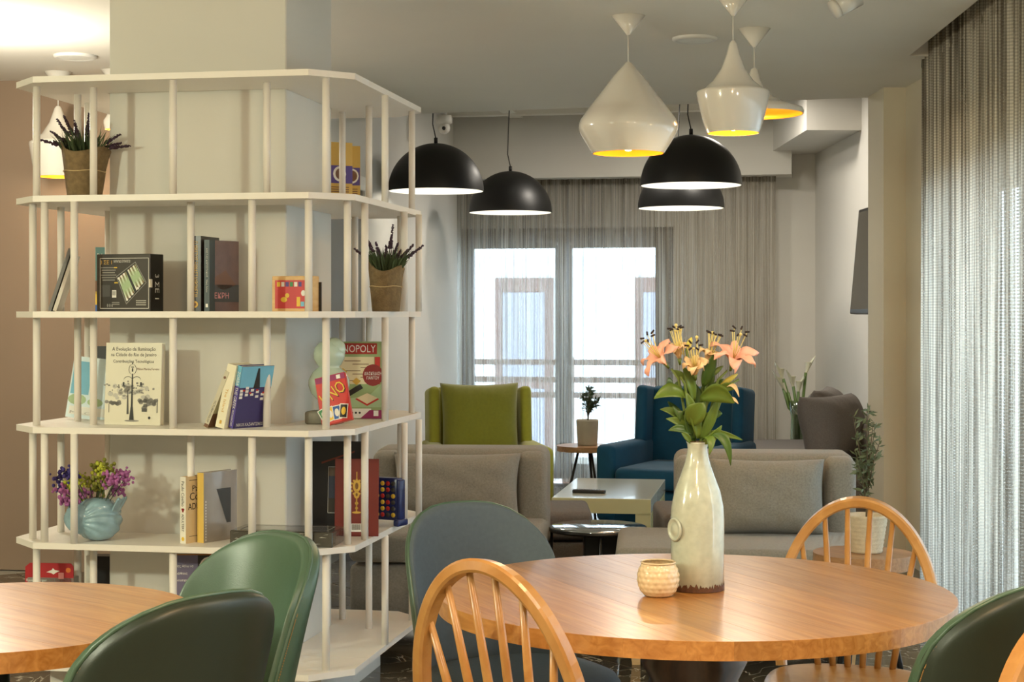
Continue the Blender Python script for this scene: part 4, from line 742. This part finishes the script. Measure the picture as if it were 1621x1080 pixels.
def bow_chair(label, bx, by, face, H=.88, W=.205, seatz=.44):
    f_ = Vector(face).normalized(); rz = math.atan2(f_.y, f_.x) + math.pi / 2
    t = thing('bow_back_chair', label, 'chair', (bx + f_.x * .24, by + f_.y * .24, 0), rz, 'wooden bow-back chairs')
    def bp(w):   # bow curve, w 0..pi
        x = W * math.cos(w); z = seatz + (H - seatz) * (max(0, math.sin(w)) ** .78); k = (z - seatz) / (H - seatz)
        x *= .90 + .10 * math.sin(min(1, k * 1.5) * 1.57); return Vector((x, .17 + .10 * k, z))
    pts = [bp(math.pi * k / 44) for k in range(45)]; pts[0].z = pts[-1].z = seatz - .01
    mb = MB(); vs = []
    for i, p in enumerate(pts):
        tg = (pts[min(44, i + 1)] - pts[max(0, i - 1)]).normalized(); dp = Vector((0, 1, .15)).normalized(); dp = (dp - tg * dp.dot(tg)).normalized(); n_ = tg.cross(dp)
        for (a_, b_) in ((-.013, -.013), (-.013, .013), (-.008, .017), (.008, .017), (.013, .013), (.013, -.013), (.008, -.017), (-.008, -.017)): vs.append(p + n_ * a_ + dp * b_)
    mb.add(vs, [(i * 8 + j, i * 8 + (j + 1) % 8, (i + 1) * 8 + (j + 1) % 8, (i + 1) * 8 + j) for i in range(44) for j in range(8)], False); mb.build('bow', M_bow, t)
    for k in range(6):
        x = -.13 + .052 * k; w = math.acos(max(-1, min(1, x * 1.14 / W))); top = bp(w); bot = Vector((x * .72, .165, seatz - .005)); mid = bot.lerp(top, .35)
        MB().tube([bot, mid, top], [.0085, .0105, .0065], 10).build('spindle', M_bow, t)
    def sp_(w, k): return (.205 * k * math.copysign(abs(math.cos(w)) ** .75, math.cos(w)), .0 + .20 * k * math.copysign(abs(math.sin(w)) ** .75, math.sin(w)))
    pr = [(.001, seatz - .035), (.9, seatz - .035), (1, seatz - .018), (.98, seatz - .002), (.9, seatz), (.5, seatz - .006), (.001, seatz - .008)]
    MB().add([(*sp_(2 * math.pi * j / 40, k), z) for k, z in pr for j in range(40)], [(i * 40 + j, i * 40 + (j + 1) % 40, (i + 1) * 40 + (j + 1) % 40, (i + 1) * 40 + j) for i in range(6) for j in range(40)], True).build('seat', M_bow, t)
    for sx in (-1, 1):
        for sy in (-1, 1): MB().tube([(sx * .13, sy * .12, seatz - .03), (sx * .165, sy * .155, .25), (sx * .20, sy * .19, 0)], [.013, .019, .012], 10).build('leg', M_bow, t)
        MB().tube([(sx * .17, -.16, .22), (sx * .17, .16, .22)], .009, 8).build('stretcher', M_bow, t)
    MB().tube([(-.17, 0, .22), (.17, 0, .22)], .009, 8).build('stretcher', M_bow, t)
    return t
bow_chair('honey wood bow-back chair in the foreground before the dining table', -.04, 3.08, (.55, .72), H=.882)
bow_chair('wooden bow-back chair on the far right side of the dining table', .905, 4.32, (-.30, -.95), H=.852, W=.21)
bow_chair('wooden bow-back chair barely showing in the bottom right corner', .885, 2.52, (.3, -.9), H=.885)

# ------------------------------------------------------------------ on the table
M_craq = mat('crackle_glaze', (188, 197, 181), .14, .14, 55, coat=.7, bump=.06, bscale=60)
vz = .75; p = fx(1104, 3.585, vz); s = 3.585 / F
t = thing('bottle_vase', 'pale crackle-glazed bottle vase with brown base on the dining table', 'vase', p)
vp = [(41, 0), (42, 2), (42, 60), (42.5, 110), (41, 132), (36, 156), (27, 180), (20, 200), (16.5, 215), (15.5, 224), (16.5, 231), (17.5, 233.5)]
MB().lathe([(.001, 0), (39 * s, 0)] + [(r * s, z * s) for r, z in vp[1:]] + [(15 * s, 233 * s), (13 * s, 224 * s), (13 * s, 190 * s), (.001, 188 * s)], 56, cap=False).build('body', M_craq, t)
MB().lathe([(16.2 * s, 233 * s), (17.8 * s, 234.3 * s), (16 * s, 235 * s), (14.6 * s, 233.5 * s)], 40, cap=False).build('rim', mat('rim_brown', (92, 70, 48), .4, .4, 60), t)
def drip(w, z): return 1
bb = MB(); n = 120; rb = random.Random(9); tops = [(10 + rb.uniform(-4, 5)) * s for _ in range(n)]
bb.add([((42.3 * s) * math.cos(2 * math.pi * j / n), (42.3 * s) * math.sin(2 * math.pi * j / n), .001) for j in range(n)] + [((42.35 * s) * math.cos(2 * math.pi * j / n), (42.35 * s) * math.sin(2 * math.pi * j / n), tops[j]) for j in range(n)], [(j, (j + 1) % n, n + (j + 1) % n, n + j) for j in range(n)], True)
bb.build('bare_clay_band', mat('bare_clay', (92, 58, 36), .6, .6, 90), t)
em = MB().lathe([(.024, 0), (.026, .003), (.022, .006), (.020, .003), (.012, .003), (.008, .006), (.001, .006)], 28, cap=False); em.xf(Matrix.Rotation(R(-62), 4, 'Z') @ Matrix.Translation((0, -41.5 * s, 97 * s)) @ Matrix.Rotation(R(90), 4, 'X')); em.build('seal_emblem', M_craq, t)
# candle holder with hobnail facets
d = 3.50; p = fx(1042, d, .75); s = d / F; t = thing('candle_holder', 'small round faceted cream glass candle holder beside the vase', 'candle holder', p)
def hob(a, b):
    ph = b * .66 + .14; z = 27 * s - 31 * s * math.cos(math.pi * ph) ; r = 34 * s * math.sin(math.pi * ph) ** .62
    row = b * 7; dx = abs(((a * 18 + .5 * (int(row) % 2)) % 1) - .5); dz = abs(row % 1 - .5); k = .965 + .035 * max(0, 1 - 2.2 * (dx * dx + dz * dz) * 2)
    return (r * k * math.cos(2 * math.pi * a), r * k * math.sin(2 * math.pi * a), max(0, z + 1.5 * s))
M_mercury = mat('cream_mercury_glass', (226, 204, 164), .2, .1, 40, coat=.5)
MB().grid(hob, 108, 42).build('bowl', M_mercury, t); MB().lathe([(.001, .001), (20 * s, .001), (24 * s, .01), (24 * s, .035), (.001, .035)], 30, cap=False).build('candle', mat('wax', (240, 230, 205), .5), t)
MB().lathe([(27 * s, 52 * s), (28.5 * s, 53.5 * s), (27 * s, 55 * s), (25.5 * s, 53.5 * s)], 40, cap=False).build('rim', M_mercury, t)

# lily bouquet
M_leafA = mat('lily_leaf', (92, 118, 44), .38, .25, 18); M_leafB = mat('lily_leaf_dark', (66, 96, 36), .38, .25, 18); M_stem = mat('lily_stem', (104, 124, 56), .5, .15)
M_pet = mat('lily_petal_pink', (240, 178, 156), .5, .12, 20); M_petc = mat('lily_petal_cream', (238, 206, 158), .5, .12, 20); M_anth = mat('anther_dark', (40, 26, 22), .8); M_pist = mat('pistil', (222, 206, 130), .5)
VT = fx(1101, 3.585, .75 + 228 * 3.585 / F); s = 3.585 / F
lb = thing('lily_bouquet', 'bunch of pink and peach lilies with green leaves in the bottle vase', 'flowers', VT)
def L_(px, py, dy=0): return Vector(((px - 1101) * s, dy, (709 - py) * s))      # local offset from pixel estimate at the vase's own distance
def leaf(base, mid, tip, w, m, parent, tw=0, name='leaf'):
    base, mid, tip = Vector(base), Vector(mid), Vector(tip); side0 = (tip - base).cross(Vector((0, -1, .15))).normalized()
    if tw: side0 = Matrix.Rotation(tw, 3, (tip - base).normalized()) @ side0
    def fn(a, b):
        p = base * (1 - b) ** 2 + mid * 2 * b * (1 - b) + tip * b * b; ww = 1.12 * w * math.sin(math.pi * min(1, b * .93 + .06)) ** .8
        x = (2 * a - 1); nn = side0.cross((tip - base).normalized()); return p + side0 * (x * ww) + nn * (abs(x) * ww * .35)
    return MB().grid(fn, 4, 10, thick=.0006).build(name, m, parent)
def lily(c, dirv, size, m, openess=1.0, seed=0):
    c = Vector(c); dv = Vector(dirv).normalized(); rn = random.Random(seed); x_ = dv.cross(Vector((0, .3, 1))).normalized(); y_ = dv.cross(x_)
    fl_ = MB().tube([c - dv * size * .25, c], [.003, .005], 8).build('lily_flower', M_stem, lb)
    for k in range(6):
        a = k * math.pi / 3 + .25; rd = x_ * math.cos(a) + y_ * math.sin(a); k_ = openess * (1 if k % 2 else .86)
        tip = c + dv * size * (.62 - .32 * k_) + rd * size * .85 * k_; mid = c + dv * size * .72 + rd * size * .38 * k_
        sd = dv.cross(rd).normalized(); ww = size * (.22 if k % 2 else .17)
        def fn(u_, b, tip=tip, mid=mid, sd=sd, ww=ww, rd=rd):
            p = c * (1 - b) ** 2 + mid * 2 * b * (1 - b) + tip * b * b; q_ = 2 * u_ - 1; wv = ww * math.sin(math.pi * min(1, b * .9 + .07)) ** .75; return p + sd * q_ * wv + rd * (-.3 * abs(q_) * wv) + dv * (.006 * math.sin(b * 9 + q_ * 2) * b)
        MB().grid(fn, 5, 9, thick=.0007).build('petal', m, fl_)
    for k in range(6):
        a = k * math.pi / 3; rd = x_ * math.cos(a) + y_ * math.sin(a); e = c + dv * size * 1.02 + rd * size * .25 + Vector((0, 0, .012))
        st_ = MB().tube([c + dv * .01, c + dv * size * .6 + rd * size * .1, e], .0009, 5); st_.build('stamen', M_pist, fl_)
        MB().tube([e - rd * .005, e + rd * .005 + Vector((0, 0, .001))], .0021, 5).build('anther', M_anth, fl_)
    MB().tube([c, c + dv * size * 1.12], [.0012, .0014], 6).ball(c + dv * size * 1.13, .0035, 7).build('pistil', M_pist, fl_)
for (px, py, dy) in ((1062, 588, -.01), (1086, 556, .0), (1098, 590, .015), (1130, 560, .0), (1150, 590, -.02), (1128, 620, -.03), (1170, 605, 0), (1075, 600, -.03)):
    e = L_(px, py, dy); MB().tube([L_(1101 + (px - 1101) * .12, 760, 0), L_(1101 + (px - 1101) * .3, 690, dy * .3), e.lerp(L_(1101, 640), .3), e], [.003, .0032, .003, .0025], 7).build('stem', M_stem, lb)
lily(L_(1050, 578, -.03), (-.55, -.35, .62), .062, M_pet, 1.0, 1)
lily(L_(1076, 572, .01), (-.15, -.2, .9), .055, M_petc, .55, 2)
lily(L_(1098, 596, -.03), (-.1, -.5, .75), .06, M_petc, .62, 3)
lily(L_(1118, 584, -.01), (.25, -.1, .9), .06, M_petc, .5, 4)
lily(L_(1156, 580, -.03), (.15, -.45, .75), .068, M_pet, 1.05, 5)
for (b_, e) in (((1080, 565), (1070, 519)), ((1083, 567), (1076, 526)), ((1104, 573), (1103, 538)), ((1122, 560), (1128, 531))):
    o_ = MB().tube([L_(*b_), L_(*e)], [.0016, .0014], 6).ball(L_(*e), .004, 7).build('spent_pistil', M_pist, lb)
for (b_, e, dy) in (((1088, 556), (1095, 538), 0), ((1120, 600), (1143, 583), -.02), ((1140, 615), (1168, 596), 0), ((1100, 600), (1098, 570), 0)):
    a_ = L_(*b_, dy); c_ = L_(*e, dy); MB().tube([a_, a_.lerp(c_, .4), a_.lerp(c_, .75), c_], [.003, .0065, .005, .001], 8).build('bud', MATS['lily_stem'] if dy else mat('bud_yellow', (206, 196, 90), .5), lb)
for (b_, m_, e, w, dy, mm, tw) in (
    ((1088, 634), (1060, 612), (1033, 634), .016, -.03, M_leafA, .5), ((1080, 660), (1066, 640), (1075, 670), .012, -.02, M_leafB, 0), ((1090, 680), (1070, 650), (1045, 652), .009, 0, M_leafA, .2),
    ((1090, 690), (1080, 668), (1053, 666), .009, -.02, M_leafA, .2), ((1097, 700), (1088, 680), (1090, 640), .012, -.02, M_leafB, .3), ((1092, 676), (1095, 650), (1110, 640), .020, -.05, M_leafA, 0), ((1106, 634), (1135, 608), (1158, 640), .020, -.05, M_leafA, .6),
    ((1112, 615), (1118, 590), (1130, 562), .012, -.03, M_leafB, .2), ((1108, 690), (1112, 665), (1122, 655), .010, -.02, M_leafA, .4), ((1118, 672), (1132, 650), (1142, 658), .010, -.01, M_leafB, .3), ((1120, 690), (1135, 685), (1176, 701), .006, 0, M_leafA, .2),
    ((1112, 695), (1130, 690), (1119, 722), .008, -.045, M_leafA, .2), ((1120, 692), (1150, 680), (1152, 738), .009, -.05, M_leafB, .2), ((1092, 705), (1086, 692), (1076, 687), .006, -.03, M_leafA, .1), ((1136, 622), (1148, 612), (1166, 618), .009, -.01, M_leafA, .4), ((1066, 612), (1060, 606), (1056, 612), .008, .02, M_leafB, .2), ((1086, 605), (1078, 600), (1064, 590), .008, .0, M_leafA, .3), ((1100, 660), (1108, 640), (1100, 610), .013, .01, M_leafB, .2), ((1110, 650), (1120, 630), (1118, 610), .012, .02, M_leafB, 0), ((1096, 640), (1090, 620), (1092, 600), .012, .015, M_leafB, 0), ((1080, 620), (1075, 610), (1064, 620), .008, .01, M_leafB, .2), ((1094, 700), (1076, 660), (1058, 640), .010, .01, M_leafB, .3), ((1104, 698), (1100, 660), (1082, 622), .011, -.035, M_leafA, .2), ((1108, 700), (1122, 670), (1136, 632), .011, -.02, M_leafA, .3), ((1106, 660), (1124, 620), (1146, 604), .010, .01, M_leafB, .3), ((1098, 640), (1092, 600), (1080, 585), .010, -.02, M_leafA, .2), ((1112, 640), (1128, 600), (1124, 578), .011, .01, M_leafA, .2), ((1096, 690), (1074, 676), (1056, 684), .008, -.03, M_leafB, .2), ((1110, 705), (1124, 700), (1140, 676), .009, -.03, M_leafA, .4),
    ((1150, 616), (1162, 606), (1168, 632), .004, -.02, M_petc, .2), ((1152, 634), (1160, 632), (1167, 643), .003, -.02, M_petc, 0)):
    leaf(L_(*b_, dy * .5), L_(*m_, dy), L_(*e, dy), w, mm, lb, tw)

# ================================================================== LOUNGE
M_sofa = mat('grey_weave', (138, 133, 122), .95, .22, 140, bump=.5, bscale=500, sheen=.2); M_sofad = mat('grey_weave_dark', (116, 109, 103), .95, .2, 140, bump=.4, bscale=500)
M_foot = wood_mat('light_foot_wood', (196, 158, 110), (216, 182, 134), .5, 0, .05, (3, 3, 6))
def lounge_chair(label, loc, rz, W, D, bw, seat_off=0, seat_w=None, group='grey fabric lounge chairs', cushion=True, hb=.77):
    t = thing('lounge_chair', label, 'lounge chair', loc, rz, group); sw = seat_w or W
    MB().rbox(-sw / 2 + seat_off, sw / 2 + seat_off, -D + .02, 0, .11, .325, .02, 2).build('base', M_sofa, t)
    MB().rbox(-sw / 2 + seat_off - .005, sw / 2 + seat_off + .005, -D, -.10, .335, .455, .035, 4).build('seat_cushion', M_sofa, t)
    MB().rbox(-W / 2, W / 2, -.16, .10, .30, hb, .045, 4).build('backrest', M_sofa, t)
    MB().rbox(W / 2 - .13, W / 2, -.22, -.03, .30, hb - .01, .04, 4).build('side_bolster', M_sofa, t)
    MB().rbox(-W / 2, -W / 2 + .13, -.22, -.03, .30, hb - .01, .04, 4).build('side_bolster', M_sofa, t)
    for sx in (-1, 1):
        for y in (-D + .08, -.06): MB().tube([(seat_off + sx * (sw / 2 - .07), y, .115), (seat_off + sx * (sw / 2 - .075), y, 0)], [.032, .022], 4, False).build('leg', M_foot, t)
    return t
lcL = Vector((fx(735, 7.44).x, 7.44, 0)); lcR = Vector((fx(1206, 6.98).x, 6.98, 0))
lounge_chair('grey fabric lounge chair behind the bookshelf, left of the glass side table', lcL, A * .45, .77, .78, .77, hb=.752)
lounge_chair('grey fabric lounge chair behind the dining table vase, right of the glass table', lcR, A * .45, .74, .76, .74, -.12, .96)
def cushion(name, label, M, W, H, T, m, group=None):
    t = MB().pillow(W, H, T).build(name, m, weld=True); t.matrix_world = M; tag(t, label, 'cushion', group); return t
cushion('back_cushion', 'grey back cushion on the left lounge chair', rotm(lcL + Vector((-.03, -.29, .447)), A * .45) @ Matrix.Rotation(R(-14), 4, 'X'), .56, .30, .21, M_sofa)
cushion('back_cushion', 'grey back cushion on the right lounge chair beyond the dining table', rotm(lcR + Vector((-.02, -.29, .447)), A * .45) @ Matrix.Rotation(R(-14), 4, 'X'), .47, .315, .21, M_sofa)
# ottomans
def ottoman(label, x0, x1, y0, y1, zt, rz=0):
    t = thing('ottoman', label, 'ottoman', ((x0 + x1) / 2, (y0 + y1) / 2, 0), rz, 'dark grey ottomans'); w = (x1 - x0) / 2; d = (y1 - y0) / 2
    MB().rbox(-w, w, -d, d, .29, zt, .03, 4).build('cushion', M_sofad, t); MB().rbox(-w + .01, w - .01, -d + .01, d - .01, .09, .285, .02, 2).build('base', M_sofad, t)
    for sx in (-1, 1):
        for sy in (-1, 1): MB().tube([(sx * (w - .06), sy * (d - .06), .1), (sx * (w - .06), sy * (d - .06), 0)], .02, 8).build('leg', M_foot, t)
ottoman('dark grey ottoman beside the left lounge chair, before the coffee table', -.12, .375, 7.66, 8.18, .425)
ottoman('dark grey ottoman half hidden behind the bottle vase', .66, 1.16, 7.20, 7.76, .47)
# coffee table
M_ct = mat('coffee_white', (226, 224, 206), .18, .01, 4, coat=.5); M_cty = mat('coffee_side', (196, 192, 146), .3, .02)
p = fx(946, 8.25); t = thing('coffee_table', 'low white glossy coffee table with a remote on it', 'table', (p.x + .10, 8.77, 0), A * .9)
MB().rbox(-.25, .25, -.5, .5, .345, .42, .003, 1, False).build('top', M_ct, t)
for sx in (-1, 1):
    for sy in (-1, 1): MB().box(sx * .21 - .038, sx * .21 + .038, sy * .46 - .038, sy * .46 + .038, 0, .345).build('leg', M_cty, t)
MB().box(-.2, .2, -.45, .45, .12, .14).build('lower_shelf', M_cty, t)
MB().box(-.25, .25, -.502, -.5, .345, .418).build('front_edge', M_cty, t)
r_ = thing('remote_control', 'black remote control lying on the white coffee table', 'remote', Vector((p.x - .03, 8.52, .42)), R(-12))
MB().rbox(-.085, .085, -.022, .022, 0, .018, .005, 2).build('body', mat('remote_black', (28, 28, 28), .4), r_)
for k in range(10): MB().rbox(-.065 + .013 * k, -.058 + .013 * k, -.012, -.003, .018, .0205, .001, 1).build('button', GRY, r_); MB().rbox(-.065 + .013 * k, -.058 + .013 * k, .003, .012, .018, .0205, .001, 1).build('button', GRY, r_)
# glass side table
p = fx(947, 7.28); t = thing('glass_side_table', 'round black-framed glass side table in front of the coffee table', 'side table', (p.x, 7.28, -.04))
M_bk = mat('black_frame', (22, 22, 22), .3)
MB().lathe([(.001, .44), (.205, .44), (.213, .444), (.213, .449), (.205, .452), (.001, .452)], 56, cap=False).build('glass_top', mat('smoked_glass', (190, 200, 206), .05, .02, 4, metal=.9), t)
MB().lathe([(.205, .43), (.216, .43), (.216, .442), (.205, .442)], 56, cap=False).build('ring', M_bk, t)
for a in (90, 180, 0, 270): MB().tube([(.205 * math.cos(R(a)), .205 * math.sin(R(a)), .432), (.205 * math.cos(R(a)), .205 * math.sin(R(a)), .04)], .0065, 8).build('leg', M_bk, t)
MB().lathe([(.2, .04), (.212, .04), (.212, .052), (.2, .052)], 48, cap=False).build('foot_ring', M_bk, t)
MB().rbox(-.06, .09, .02, .17, .045, .425, .004, 1, False).build('magazine_holder', M_bk, t)
# armchairs
def wing_chair(label, loc, rz, m, group, W=.72, H=.90, pil=None):
    t = thing('wing_armchair', label, 'armchair', loc, rz, group)
    MB().rbox(-W / 2 + .03, W / 2 - .03, -.62, .08, .13, .33, .02, 2).build('base', m, t)
    MB().rbox(-W / 2 + .11, W / 2 - .11, -.68, -.03, .335, .46, .04, 4).build('seat_cushion', m, t)
    bk = MB().rbox(-W / 2 + .06, W / 2 - .06, -.04, .10, .30, H, .045, 4); bk.xf(Matrix.Translation((0, .0, .3)) @ Matrix.Rotation(R(-6), 4, 'X') @ Matrix.Translation((0, 0, -.3))); bk.build('backrest', m, t)
    for sx in (-1, 1):
        x0, x1 = sorted((sx * (W / 2 - .10), sx * (W / 2 + .02)))
        MB().rbox(x0, x1, -.64, .06, .14, .585, .035, 4).build('armrest', m, t)
        xa, xb = sorted((sx * (W / 2 - .09), sx * (W / 2 - .02)))
        MB().rbox(xa, xb, -.17, .10, .50, H - .005, .03, 4).xf(Matrix.Translation((0, .0, .3)) @ Matrix.Rotation(R(-6), 4, 'X') @ Matrix.Translation((0, 0, -.3))).build('wing', m, t)
        for y in (-.58, .04): MB().tube([(sx * (W / 2 - .08), y, .14), (sx * (W / 2 - .07), y, 0)], [.024, .015], 10).build('leg', M_dkw, t)
    return t
M_lime = mat('lime_fabric', (158, 156, 50), .9, .08, 60, bump=.2, bscale=400, sheen=.3); M_teal = mat('teal_velvet', (0, 66, 92), .7, .12, 30, bump=.1, bscale=300, sheen=.08, spec=.3)
gp = fx(757, 9.95); wing_chair('lime green wing armchair before the far window', gp, R(9), M_lime, 'wing armchairs in the lounge', W=.66, H=.905)
cushion('throw_pillow', 'big lime green pillow propped in the green armchair', rotm(gp + Vector((.02, -.19, .45)), R(9)) @ Matrix.Rotation(R(-9), 4, 'X'), .47, .49, .2, mat('lime_pillow', (126, 124, 34), .9, .08, 60, bump=.2, bscale=400, sheen=.3))
tp = fx(1099, 10.0); wing_chair('teal blue velvet wing armchair behind the flowers', tp, R(-26), M_teal, 'wing armchairs in the lounge', W=.72, H=.905)
# wooden side table + olive pot
def olive(name, label, loc, h, pot, m_leaf, seed, nl, spread, trunk_h):
    t = thing(name, label, 'potted plant', loc); pot(t); rn = random.Random(seed)
    z0 = pot.top; br = MB(); fo = MB()
    br.tube([(0, 0, z0 - .03), (.006, 0, z0 + trunk_h)], .005, 7)
    for k in range(9):
        a = rn.uniform(0, 6.28); st_ = Vector((.004, 0, z0 + trunk_h * rn.uniform(.3, 1))); e = Vector((spread * math.cos(a) * rn.uniform(.3, 1), spread * math.sin(a) * rn.uniform(.3, 1), z0 + trunk_h + (h - trunk_h) * rn.uniform(.3, 1)))
        if k == 0: e = Vector((.01, 0, z0 + h))
        mid = st_.lerp(e, .5) + Vector((0, 0, .02)); br.tube([st_, mid, e], [.003, .0022, .001], 5)
        for q_ in range(nl):
            b_ = rn.uniform(.15, 1); p_ = st_ * (1 - b_) ** 2 + mid * 2 * b_ * (1 - b_) + e * b_ * b_; dv = Vector((rn.gauss(0, 1), rn.gauss(0, 1), rn.gauss(.4, .7))).normalized(); sd = dv.cross(Vector((rn.random(), rn.random(), rn.random()))).normalized(); ln = rn.uniform(.024, .042); w_ = ln * .15
            fo.add([p_, p_ + dv * ln * .5 + sd * w_, p_ + dv * ln, p_ + dv * ln * .5 - sd * w_], [(0, 1, 2, 3)])
    br.build('branches', mat('olive_bark', (96, 84, 66), .9), t); tag(fo.build('foliage', m_leaf, t), kind='stuff'); return t
def pot_stone(t):
    MB().lathe([(.001, 0), (.062, 0), (.064, .01), (.072, .155), (.07, .165), (.064, .16), (.06, .14), (.001, .135)], 32, cap=False).build('pot', mat('stone_pot', (176, 168, 152), .9, .15, 12, bump=.3), t)
pot_stone.top = .15
def pot_knit(t):
    mb = MB(); pr = []
    for k in range(25): b_ = k / 24; pr.append((.052 + .02 * b_ + .0035 * abs(math.sin(b_ * math.pi * 9)), .135 * b_))
    mb.lathe([(.001, 0)] + pr + [(.062, .13), (.05, .115), (.001, .11)], 64, cap=False, fn=lambda w, z: 1 + .02 * math.sin(26 * w + (int(z / .015) % 2) * 3.14)); mb.build('pot', mat('knit_cream', (206, 192, 164), .9, .15, 50, bump=.4), t)
pot_knit.top = .12
M_ol = mat('olive_leaf', (106, 118, 90), .6, .25, 40); M_old = mat('olive_leaf_dark', (62, 82, 58), .5, .3, 40)
p = fx(928, 10.6); t = round_table('side_table', 'round wooden side table by the teal armchair', (p.x, 10.6, 0), .19, R(20), .035, .095, .50, wood_mat('side_table_wood', (150, 108, 70), (186, 140, 96), .4, .2, .05), 8)
for a in (30, 150, 270): MB().tube([(.05 * math.cos(R(a)), .05 * math.sin(R(a)), .465), (.16 * math.cos(R(a)), .16 * math.sin(R(a)), 0)], .009, 8).build('leg', M_bk, t)
olive('potted_olive', 'small olive plant in a stone pot on the side table by the window', (p.x + .008, 10.6, .50), .23, pot_stone, M_old, 21, 44, .10, .05)
p = fx(1366, 5.86); t = round_table('side_table', 'round wooden side table beyond the bow-back chair at right', (p.x, 5.86, 0), .175, R(-50), .05, .085, .50, MATS['side_table_wood'], 9)
for a in (30, 150, 270): MB().tube([(.06 * math.cos(R(a)), .06 * math.sin(R(a)), .45), (.15 * math.cos(R(a)), .15 * math.sin(R(a)), 0)], .011, 8).build('leg', M_bk, t)
olive('potted_olive', 'olive sapling in a knitted cream pot by the right curtain', (p.x + .012, 5.86, .50), .40, pot_knit, M_ol, 33, 34, .065, .10)
# right sofa against the wall with slouchy cushions
t = thing('grey_sofa', 'dark grey sofa against the right wall behind the lounge chair', 'sofa', (2.335, 10.9, 0), 0)
MB().rbox(-.85, 0, -1.5, .75, .12, .34, .03, 3).build('base', M_sofad, t); MB().rbox(-.85, -.2, -1.5, .75, .34, .46, .04, 3).build('seat_cushion', M_sofad, t); MB().rbox(-.25, 0, -1.5, .75, .3, .70, .06, 4).build('backrest', M_sofad, t)
for x in (-.78, -.07):
    for y in (-1.42, .67): MB().tube([(x, y, .13), (x, y, 0)], .02, 8).build('leg', M_foot, t)
cushion('slouchy_cushion', 'dark grey slouchy cushion on the wall sofa, nearer one', rotm((1.97, 9.82, .455), R(50)) @ Matrix.Rotation(R(-16), 4, 'X'), .62, .42, .24, M_sofad, 'slouchy cushions on the wall sofa')
cushion('slouchy_cushion', 'dark grey slouchy cushion on the wall sofa, farther one', rotm((2.08, 10.4, .455), R(72)) @ Matrix.Rotation(R(-18), 4, 'X'), .62, .44, .24, M_sofad, 'slouchy cushions on the wall sofa')
# calla lilies in a glass vase on a small stand
p = fx(1262, 12.0); st_ = thing('plant_stand', 'small white plant stand behind the right lounge chair', 'stand', (p.x, 12.0, 0))
MB().rbox(-.14, .14, -.14, .14, .26, .29, .004, 1).build('top', M_trimw, st_)
for sx in (-1, 1):
    for sy in (-1, 1): MB().box(sx * .12 - .015, sx * .12 + .015, sy * .12 - .015, sy * .12 + .015, 0, .26).build('leg', M_trimw, st_)
t = thing('glass_vase', 'tall slim glass vase holding white calla lilies by the right wall', 'vase', (p.x, 12.0, .29))
MB().lathe([(.001, 0), (.055, 0), (.06, .02), (.05, .15), (.045, .3), (.065, .42), (.06, .42), (.041, .3), (.046, .15), (.05, .03), (.001, .02)], 32, cap=False).build('body', glass_mat('vase_glass', (214, 226, 200), .16), t)
cb_ = thing('calla_lilies', 'white calla lilies with long green stems in the slim glass vase', 'flowers', (p.x, 12.0, .31)); s = 12.0 / F
M_cst = mat('calla_stem', (96, 122, 60), .4, .15); M_cw = mat('calla_white', (236, 236, 212), .5, .05)
for (x0, x1, py, an) in ((-6, -22, 614, -.5), (-2, -22, 600, -.3), (4, -6, 612, -.2), (3, 2, 620, .2), (8, 14, 590, .4), (0, -14, 622, -.8)):
    zt = zz(py, 12.0) - .31; st2 = MB().tube([(x0 * s, 0, .0), (x0 * s * .5, 0, .3), ((x0 + x1) * .45 * s, .01, zt * .7), (x1 * s, .01, zt)], .011, 8).build('stem', M_cst, cb_)
    def fn(a, b, an=an): 
        w = 2 * math.pi * a; r = .008 + .03 * b ** 1.5; return Vector((x1 * s + r * math.cos(w) + math.sin(an) * .09 * b, .01 + r * math.sin(w), zt - .01 + .085 * b + .05 * b * b * max(0, math.cos(w) * (1 if an > 0 else -1))))
    MB().grid(fn, 16, 6).build('spathe', M_cw, st2); MB().tube([(x1 * s, .01, zt), (x1 * s + math.sin(an) * .05, .01, zt + .07)], .006, 6).build('spadix', YEL, st2)
# television
t = thing('television', 'flat black television tilted on the right lounge wall', 'television'); t.matrix_world = Matrix.Translation((2.285, 10.35, 1.70)) @ Matrix.Rotation(R(5), 4, 'Y') 
MB().rbox(-.025, .025, -.6, .55, -.36, .33, .006, 1, False).build('body', mat('tv_black', (30, 30, 30), .4), t); MB().box(-.0265, -.025, -.58, .53, -.33, .31).build('screen', mat('tv_screen', (70, 68, 62), .15), t); MB().box(.02, .05, -.12, .12, -.12, .12).build('bracket', M_bk, t)
